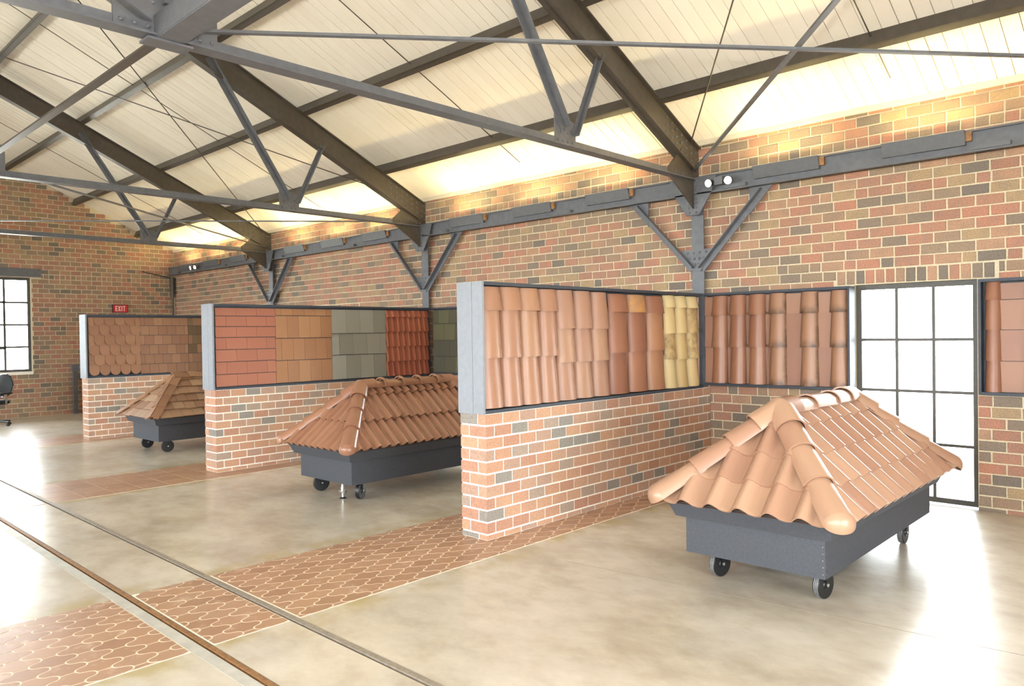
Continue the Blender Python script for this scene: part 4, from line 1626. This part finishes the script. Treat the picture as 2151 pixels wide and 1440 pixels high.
def cart(kind, loc, rz, label, wheel_ang):
    t = thing('roof_display_cart', label, 'roof display', loc, rz)
    th = 0.019
    MB().box(-BXH, BXH, -BYH, -BYH + th, BZ0, BZ1).build('front_panel', 'cart', t)
    MB().box(-BXH, BXH, BYH - th, BYH, BZ0, BZ1).build('rear_panel', 'cart', t)
    for sx in (-1, 1):
        x0, x1 = (BXH - th, BXH) if sx > 0 else (-BXH, -BXH + th)
        MB().box(x0, x1, -BYH + th, BYH - th, BZ0, BZ1).build('side_panel', 'cart', t)
    MB().box(-BXH + th, BXH - th, -BYH + th, BYH - th, 0.2, 0.22).build('base_board', 'deck', t)
    # flared eave boards
    fl_ = [(-1, 0.052, 0.385), (0, 0.10, 0.505)]
    for (dx, dy) in ((0, -1), (1, 0), (0, 1), (-1, 0)):
        def cor(off, z_, s):
            hx, hy = BXH + off, BYH + off
            if dy:
                return Vector((s * hx, dy * hy, z_))
            return Vector((dx * hx, s * hy, z_))
        a0, a1 = cor(0.050, 0.422, -1), cor(0.050, 0.422, 1)
        b0, b1 = cor(0.100, 0.538, -1), cor(0.100, 0.538, 1)
        i0, i1 = cor(0.0, 0.422, -1), cor(0.0, 0.422, 1)
        j0, j1 = cor(0.03, 0.538, -1), cor(0.03, 0.538, 1)
        MB().add([a0, a1, b1, b0, i0, i1, j1, j0], [(0, 1, 2, 3), (4, 7, 6, 5), (0, 4, 5, 1), (3, 2, 6, 7), (0, 3, 7, 4), (1, 5, 6, 2)]).build('eave_board', 'cart', t)
    rh = AYH - AXH
    dk = MB()
    e_ = 0.03
    dk.add([(-AXH + e_, -AYH + e_, EZ0 - 0.012), (AXH - e_, -AYH + e_, EZ0 - 0.012), (AXH - e_, AYH - e_, EZ0 - 0.012), (-AXH + e_, AYH - e_, EZ0 - 0.012), (0, -rh, RZ0 - 0.03), (0, rh, RZ0 - 0.03)],
           [(0, 3, 2, 1), (0, 1, 4), (1, 2, 5, 4), (2, 3, 5), (3, 0, 4, 5)])
    dk.build('roof_deck', 'deck', t)
    vm = AXH / math.cos(PIT)
    if kind == 'A':
        W, ex, prof, mat, tth, lift, nm, sm = 0.2, 0.232, prof_s, 'tile_a', 0.012, 0.016, 's_tile', True
    elif kind == 'B':
        W, ex, prof, mat, tth, lift, nm, sm = 0.235, 0.362, prof_2, 'tile_b', 0.014, 0.03, 'rolled_tile', True
    else:
        W, ex, prof, mat, tth, lift, nm, sm = 0.166, 0.150, prof_f, 'tile_c', 0.014, 0.022, 'flat_tile', False
    pr = prof(W)
    rr = random.Random(8)
    for fi, fr in enumerate(face_frames()):
        U = fr[4]
        nr = int(math.ceil(vm / ex - 0.12))
        for r in range(nr):
            v0 = r * ex - 0.02
            v1 = min((r + 1) * ex + 0.035, vm - 0.01)
            if v1 - v0 < 0.05:
                continue
            sh = (W / 2 if (kind == 'C' and r % 2) else 0.0)
            nc = int(math.ceil(U / W / 2)) + 1
            for c in range(-nc, nc + 1):
                u0 = c * W - sh + (0.0 if kind != 'A' else -0.06)
                if u0 + W < -U / 2 + max(0, v0) * math.cos(PIT) or u0 > U / 2 - max(0, v0) * math.cos(PIT):
                    continue
                jit = rr.uniform(-0.006, 0.006) if kind == 'C' else 0.0
                clipped_tile(pr, u0, v0 + jit, v1, tth, lift + (rr.uniform(0, 0.005) if kind == 'C' else 0), U, vm, mat, fr, nm, t, sm)
    fr = face_frames()
    hips = [((AXH, -AYH), (0, -rh), 0, 1), ((-AXH, -AYH), (0, -rh), 3, 0), ((AXH, AYH), (0, rh), 1, 2), ((-AXH, AYH), (0, rh), 2, 3)]
    if kind in 'AB':
        R = 0.100 if kind == 'A' else 0.088
        up0 = 0.004
        for (cx, cy), (hx, hy), fa, fb in hips:
            p = Vector((cx, cy, EZ0 + up0))
            q = Vector((hx, hy, RZ0 + up0))
            nr_ = (fr[fa][3] + fr[fb][3]).normalized()
            d = (q - p)
            n = 3
            for k in range(n):
                a = p + d * (0.02 + 0.29 * k)
                b = p + d * (0.02 + 0.29 * (k + 1) + 0.05)
                mb = half_tube(MB(), a, b, nr_, R * (1.0 if kind == 'A' else 1.0), R * 0.86, 12, 0.012, 0.95, 0.012, 0.0, 1.0, k == 0)
                mb.build('hip_cap', mat, t, 'auto')
        rp, rq = Vector((0, -rh, RZ0 + up0)), Vector((0, rh, RZ0 + up0))
        n = 3 if kind == 'A' else 5
        seg = (rq - rp) / n
        for k in range(n):
            a, b = rp + seg * k, rp + seg * (k + 1.08)
            half_tube(MB(), a, b, (0, 0, 1), R, R * 0.88, 12, 0.012, 0.95, 0.012, 0.0, 1.0, False, 1.22 if kind == 'B' and k else None).build('ridge_cap', mat, t, 'auto')
        for sgn in (-1, 1):
            ap = Vector((0, sgn * rh, RZ0 + up0))
            mb = MB()
            for tgt in (Vector((AXH, sgn * AYH, EZ0)), Vector((-AXH, sgn * AYH, EZ0))):
                dd = (tgt - Vector((0, sgn * rh, RZ0))).normalized()
                sd_ = 1 if tgt.x > 0 else -1
                fi1 = 1 if sd_ > 0 else 3
                fi2 = 0 if sgn < 0 else 2
                half_tube(mb, ap + dd * 0.20, ap - dd * 0.02, (fr[fi1][3] + fr[fi2][3]).normalized(), R * 1.08, R * 0.98, 12, 0.012, 0.98, 0.016, 0.012)
            half_tube(mb, ap - Vector((0, sgn * 0.16, 0)), ap + Vector((0, sgn * 0.03, 0)), (0, 0, 1), R * 1.06, R * 1.0, 12, 0.012, 0.98, 0.014, 0.012)
            # rounded crown where the three arms meet
            vs, fs = [], []
            nk, nl = 16, 5
            for j in range(nl + 1):
                ph = PI / 2 * j / nl
                for k in range(nk):
                    a_ = 2 * PI * k / nk
                    vs.append(ap + Vector((R * math.cos(ph) * math.cos(a_), R * math.cos(ph) * math.sin(a_), R * math.sin(ph) + 0.012)))
            for j in range(nl):
                for k in range(nk):
                    fs.append((j * nk + k, j * nk + (k + 1) % nk, (j + 1) * nk + (k + 1) % nk, (j + 1) * nk + k))
            mb.add(vs, fs)
            mb.build('ridge_end_cap', mat, t, 'auto')
    else:
        for (cx, cy), (hx, hy), fa, fb in hips:
            p = Vector((cx * 1.03, cy * 1.015, EZ0 + 0.002))
            q = Vector((hx, hy, RZ0 + 0.012))
            d = q - p
            n = 4
            # wing directions: away from the hip within each face
            inA = -fr[fa][1] * (1 if (p - fr[fa][0]).dot(fr[fa][1]) > 0 else -1)
            inB = -fr[fb][1] * (1 if (p - fr[fb][0]).dot(fr[fb][1]) > 0 else -1)
            for k in range(n):
                vee_cap(MB(), p + d * (k / n), p + d * min(1.0, (k + 1.2) / n), fr[fa][3], fr[fb][3], inA, inB, 0.105, 0.014, 0.042, 0.024).build('hip_cap', 'tile_cap_c', t)
        n = 6
        for k in range(n):
            y0 = -rh - 0.06 + (2 * rh + 0.12) * k / n
            y1 = -rh - 0.06 + (2 * rh + 0.12) * (k + 1.15) / n
            vee_cap(MB(), (0, y0, RZ0 + 0.01), (0, y1, RZ0 + 0.01), fr[1][3], fr[3][3], Vector((1, 0, -0.9)), Vector((-1, 0, -0.9)), 0.115, 0.014, 0.05, 0.03).build('ridge_cap', 'tile_cap_c', t)
    # casters
    wr = 0.09
    pos = [(BXH - 0.075, -BYH + 0.16), (-BXH + 0.18, -BYH + 0.14), (BXH - 0.075, BYH - 0.46), (-BXH + 0.09, BYH - 0.30)]
    for k, (wx, wy) in enumerate(pos):
        a = wheel_ang[k]
        ax = Vector((math.cos(a), math.sin(a), 0))
        wl = MB().lathe((wx, wy, wr), ax, [(wr * 0.78, -0.021), (wr * 0.97, -0.021), (wr, -0.015), (wr, 0.015), (wr * 0.97, 0.021), (wr * 0.78, 0.021)], 24).build('wheel', 'rubber', t, 'auto')
        tr_ = MB()
        for o_ in (-0.011, 0.0, 0.011):
            tr_.lathe(Vector((wx, wy, wr)) + ax * o_, ax, [(wr * 0.99, -0.004), (wr * 1.004, -0.003), (wr * 1.004, 0.003), (wr * 0.99, 0.004)], 24)
        tr_.build('tread', 'tread' if kind == 'A' else 'rubber', wl, 'auto')
        MB().lathe((wx, wy, wr), ax, [(0.030, -0.026), (0.034, -0.02), (0.034, 0.02), (0.030, 0.026)], 14).build('hub', 'black_plastic', wl, 'auto')
        MB().lathe((wx, wy, wr), ax, [(0.011, -0.036), (0.011, 0.036)], 10).build('axle', 'zinc', wl, 'auto')
        fk = MB()
        for s_ in (-1, 1):
            c_ = Vector((wx, wy, 0)) + ax * (0.031 * s_)
            fk.bar(c_ + Vector((0, 0, wr - 0.015)), c_ + Vector((0, 0, 0.166)), 0.028, 0.005, ax)
        fk.build('caster_fork', 'rubber', t)
    if kind == 'B':
        lx, ly = BXH - 0.25, -BYH + 0.06
        j = MB().tube((lx, ly, 0.012), (lx, ly, 0.2), 0.013, 10).tube((lx, ly, 0.07), (lx, ly, 0.13), 0.02, 10).build('floor_lock', 'zinc', t, 'auto')
        MB().lathe((lx, ly, 0.0), (0, 0, 1), [(0.036, 0.0), (0.036, 0.005), (0.018, 0.014)], 14).build('lock_foot', 'rubber', j)
        MB().box(lx - 0.055, lx + 0.055, ly - 0.014, ly + 0.014, 0.062, 0.085).build('lock_pedal', 'zinc', j)
    # staples and nail heads on the front corner of the painted plywood
    if kind == 'A':
        sp = MB()
        for k in range(6):
            sp.dome((BXH - 0.014, -BYH - 0.0005, BZ0 + 0.03 + 0.042 * k), (0, -1, 0), 0.0028, 0.0015, 5)
            sp.dome((BXH + 0.0005, -BYH + 0.012, BZ0 + 0.03 + 0.042 * k), (1, 0, 0), 0.0028, 0.0015, 5)
        sp.build('staples', 'zinc', t)['kind'] = 'stuff'
    return t


cart('A', (-2.275, 5.765, 0), 0.006, 'wheeled charcoal cart with a salmon clay S-tile hip roof beside the window', (-0.17, -0.2, 0.0, 0.1))
cart('B', (-6.995, 5.57, 0), 0.01, 'wheeled charcoal cart with a terracotta rolled-tile hip roof between near and middle partition', (0.5, -0.2, 0.3, 0.1))
cart('C', (-12.0, 5.61, 0), 0.01, 'wheeled charcoal cart with a brown flat-shingle hip roof between middle and far partition', (-0.15, -0.05, 0.3, 0.1))

# ------------------------------------------------------------------ small things at the far wall
t = thing('exit_sign', 'red exit sign with white letters on the far brick wall', 'exit sign', (XE + 0.002, 6.712, 2.445))
MB().box(0, 0.045, -0.172, 0.172, -0.098, 0.098).build('case', 'sign_dark', t)
MB().box(0.045, 0.049, -0.158, 0.158, -0.084, 0.084).build('face', 'sign_red', t)
lw, lh = 0.014, 0.062
x0 = 0.0495


def stroke(mb, a, b, wd=lw):
    mb.bar((x0, a[0], a[1]), (x0, b[0], b[1]), wd, 0.003, (1, 0, 0))


for ch, yc in (('E', -0.088), ('X', -0.026), ('I', 0.030), ('T', 0.084)):
    mb = MB()
    if ch == 'E':
        stroke(mb, (yc - 0.018, -lh), (yc - 0.018, lh), 0.017)
        for z_ in (-lh + 0.008, 0, lh - 0.008):
            stroke(mb, (yc - 0.018, z_), (yc + 0.022, z_), 0.016)
    elif ch == 'X':
        stroke(mb, (yc - 0.022, -lh), (yc + 0.022, lh), 0.017)
        stroke(mb, (yc + 0.022, -lh), (yc - 0.022, lh), 0.017)
    elif ch == 'I':
        stroke(mb, (yc, -lh), (yc, lh), 0.018)
    else:
        stroke(mb, (yc, -lh), (yc, lh), 0.018)
        stroke(mb, (yc - 0.028, lh - 0.008), (yc + 0.028, lh - 0.008), 0.016)
    mb.build('letter_' + ch.lower(), 'sign_white', t)

t = thing('pipe_post', 'dark bolted steel post standing against the far wall behind the far partition', 'post', (XE + 0.06, 5.69, 0))
MB().box(-0.04, 0.04, -0.045, 0.045, 0, 1.05).build('post', 'steel', t)
MB().box(-0.05, 0.05, -0.075, 0.075, 0.98, 1.14).build('cap_plate', 'steel', t)
MB().box(-0.03, 0.03, 0.04, 0.32, 0.84, 0.90).build('side_arm', 'steel', t)
rv = MB()
for k in range(9):
    rv.dome((0.041, -0.02 + 0.04 * (k % 2), 0.08 + 0.1 * k), (1, 0, 0), 0.013)
rv.build('bolts', 'steel_brown', t)['kind'] = 'stuff'

t = thing('conduit', 'dark conduit running down the corner of the far wall and the long wall', 'conduit', (XE + 0.085, WY - 0.085, 0))
MB().tube((0, 0, 0.0), (0, 0, 3.1), 0.022, 10).build('pipe', 'steel_brown', t, 'auto')
MB().tube((0, 0, 2.75), (0, 0, 3.24), 0.05, 10, 0.06).build('elbow_sleeve', 'steel_brown', t, 'auto')
MB().tube((0.0, -0.0, 3.22), (0.0, -0.72, 3.36), 0.018, 8).build('branch_pipe', 'steel_brown', t, 'auto')

# office chair
t = thing('office_chair', 'black office chair with rounded back and five-star base at the far window', 'chair', (-17.95, 3.80, 0), 0.5)
for k in range(5):
    a = 2 * PI * k / 5 + 0.15
    dx, dy = math.cos(a), math.sin(a)
    lg = MB().bar((dx * 0.03, dy * 0.03, 0.105), (dx * 0.30, dy * 0.30, 0.075), 0.045, 0.03).build('leg', 'black_plastic', t)
    cs = MB()
    for s_ in (-1, 1):
        cs.lathe((dx * 0.29 - dy * 0.016 * s_, dy * 0.29 + dx * 0.016 * s_, 0.026), (-dy, dx, 0), [(0.022, -0.01), (0.026, -0.006), (0.026, 0.006), (0.022, 0.01)], 12)
    cs.build('caster', 'black_plastic', lg, 'auto')
MB().tube((0, 0, 0.09), (0, 0, 0.24), 0.035, 14).tube((0, 0, 0.24), (0, 0, 0.43), 0.024, 14).build('gas_lift', 'black_plastic', t, 'auto')


def pad(rx, ry, h, n=28, m_=5, p_=2.6):
    mb = MB()
    vs, fs = [], []
    prof = [(0.90, -h), (0.985, -h * 0.6), (1.0, 0.0), (0.985, h * 0.6), (0.88, h)]
    for s, z_ in prof:
        for k in range(n):
            a = 2 * PI * k / n
            cx, cy = abs(math.cos(a)) ** (2 / p_) * math.copysign(1, math.cos(a)), abs(math.sin(a)) ** (2 / p_) * math.copysign(1, math.sin(a))
            vs.append((rx * s * cx, ry * s * cy, z_))
    for i in range(len(prof) - 1):
        for k in range(n):
            fs.append((i * n + k, i * n + (k + 1) % n, (i + 1) * n + (k + 1) % n, (i + 1) * n + k))
    fs += [tuple(range(n))[::-1], tuple(range((len(prof) - 1) * n, len(prof) * n))]
    return mb.add(vs, fs)


o = pad(0.24, 0.24, 0.04).build('seat', 'black_fabric', t, 'auto', (0, 0, 0.475))
b_ = pad(0.24, 0.23, 0.03, p_=2.2)
bk = b_.build('backrest', 'black_fabric', t, 'auto', (-0.02, 0.24, 0.80))
bk.rotation_euler = (PI / 2 - 0.12, 0, 0)
rg = MB()
n = 40
for k in range(n):
    a0, a1 = 2 * PI * k / n, 2 * PI * (k + 1) / n
    rg.tube((0.243 * math.cos(a0), 0.233 * math.sin(a0), 0), (0.243 * math.cos(a1), 0.233 * math.sin(a1), 0), 0.008, 6)
rg.build('chrome_rim', 'chrome', bk, 'auto')
MB().bar((0, 0.1, 0.43), (0, 0.25, 0.45), 0.06, 0.012).bar((0, 0.25, 0.44), (0, 0.285, 0.75), 0.06, 0.012, (0, 1, 0)).build('back_bracket', 'black_plastic', t)
for s_ in (-1, 1):
    ar = MB().bar((s_ * 0.27, 0.02, 0.44), (s_ * 0.27, 0.02, 0.64), 0.03, 0.045, (0, 1, 0)).bar((s_ * 0.14, 0.02, 0.435), (s_ * 0.285, 0.02, 0.435), 0.045, 0.02).build('armrest', 'chrome', t)
    MB().box(s_ * 0.27 - 0.035, s_ * 0.27 + 0.035, -0.12, 0.14, 0.64, 0.67).build('arm_pad', 'black_plastic', ar)
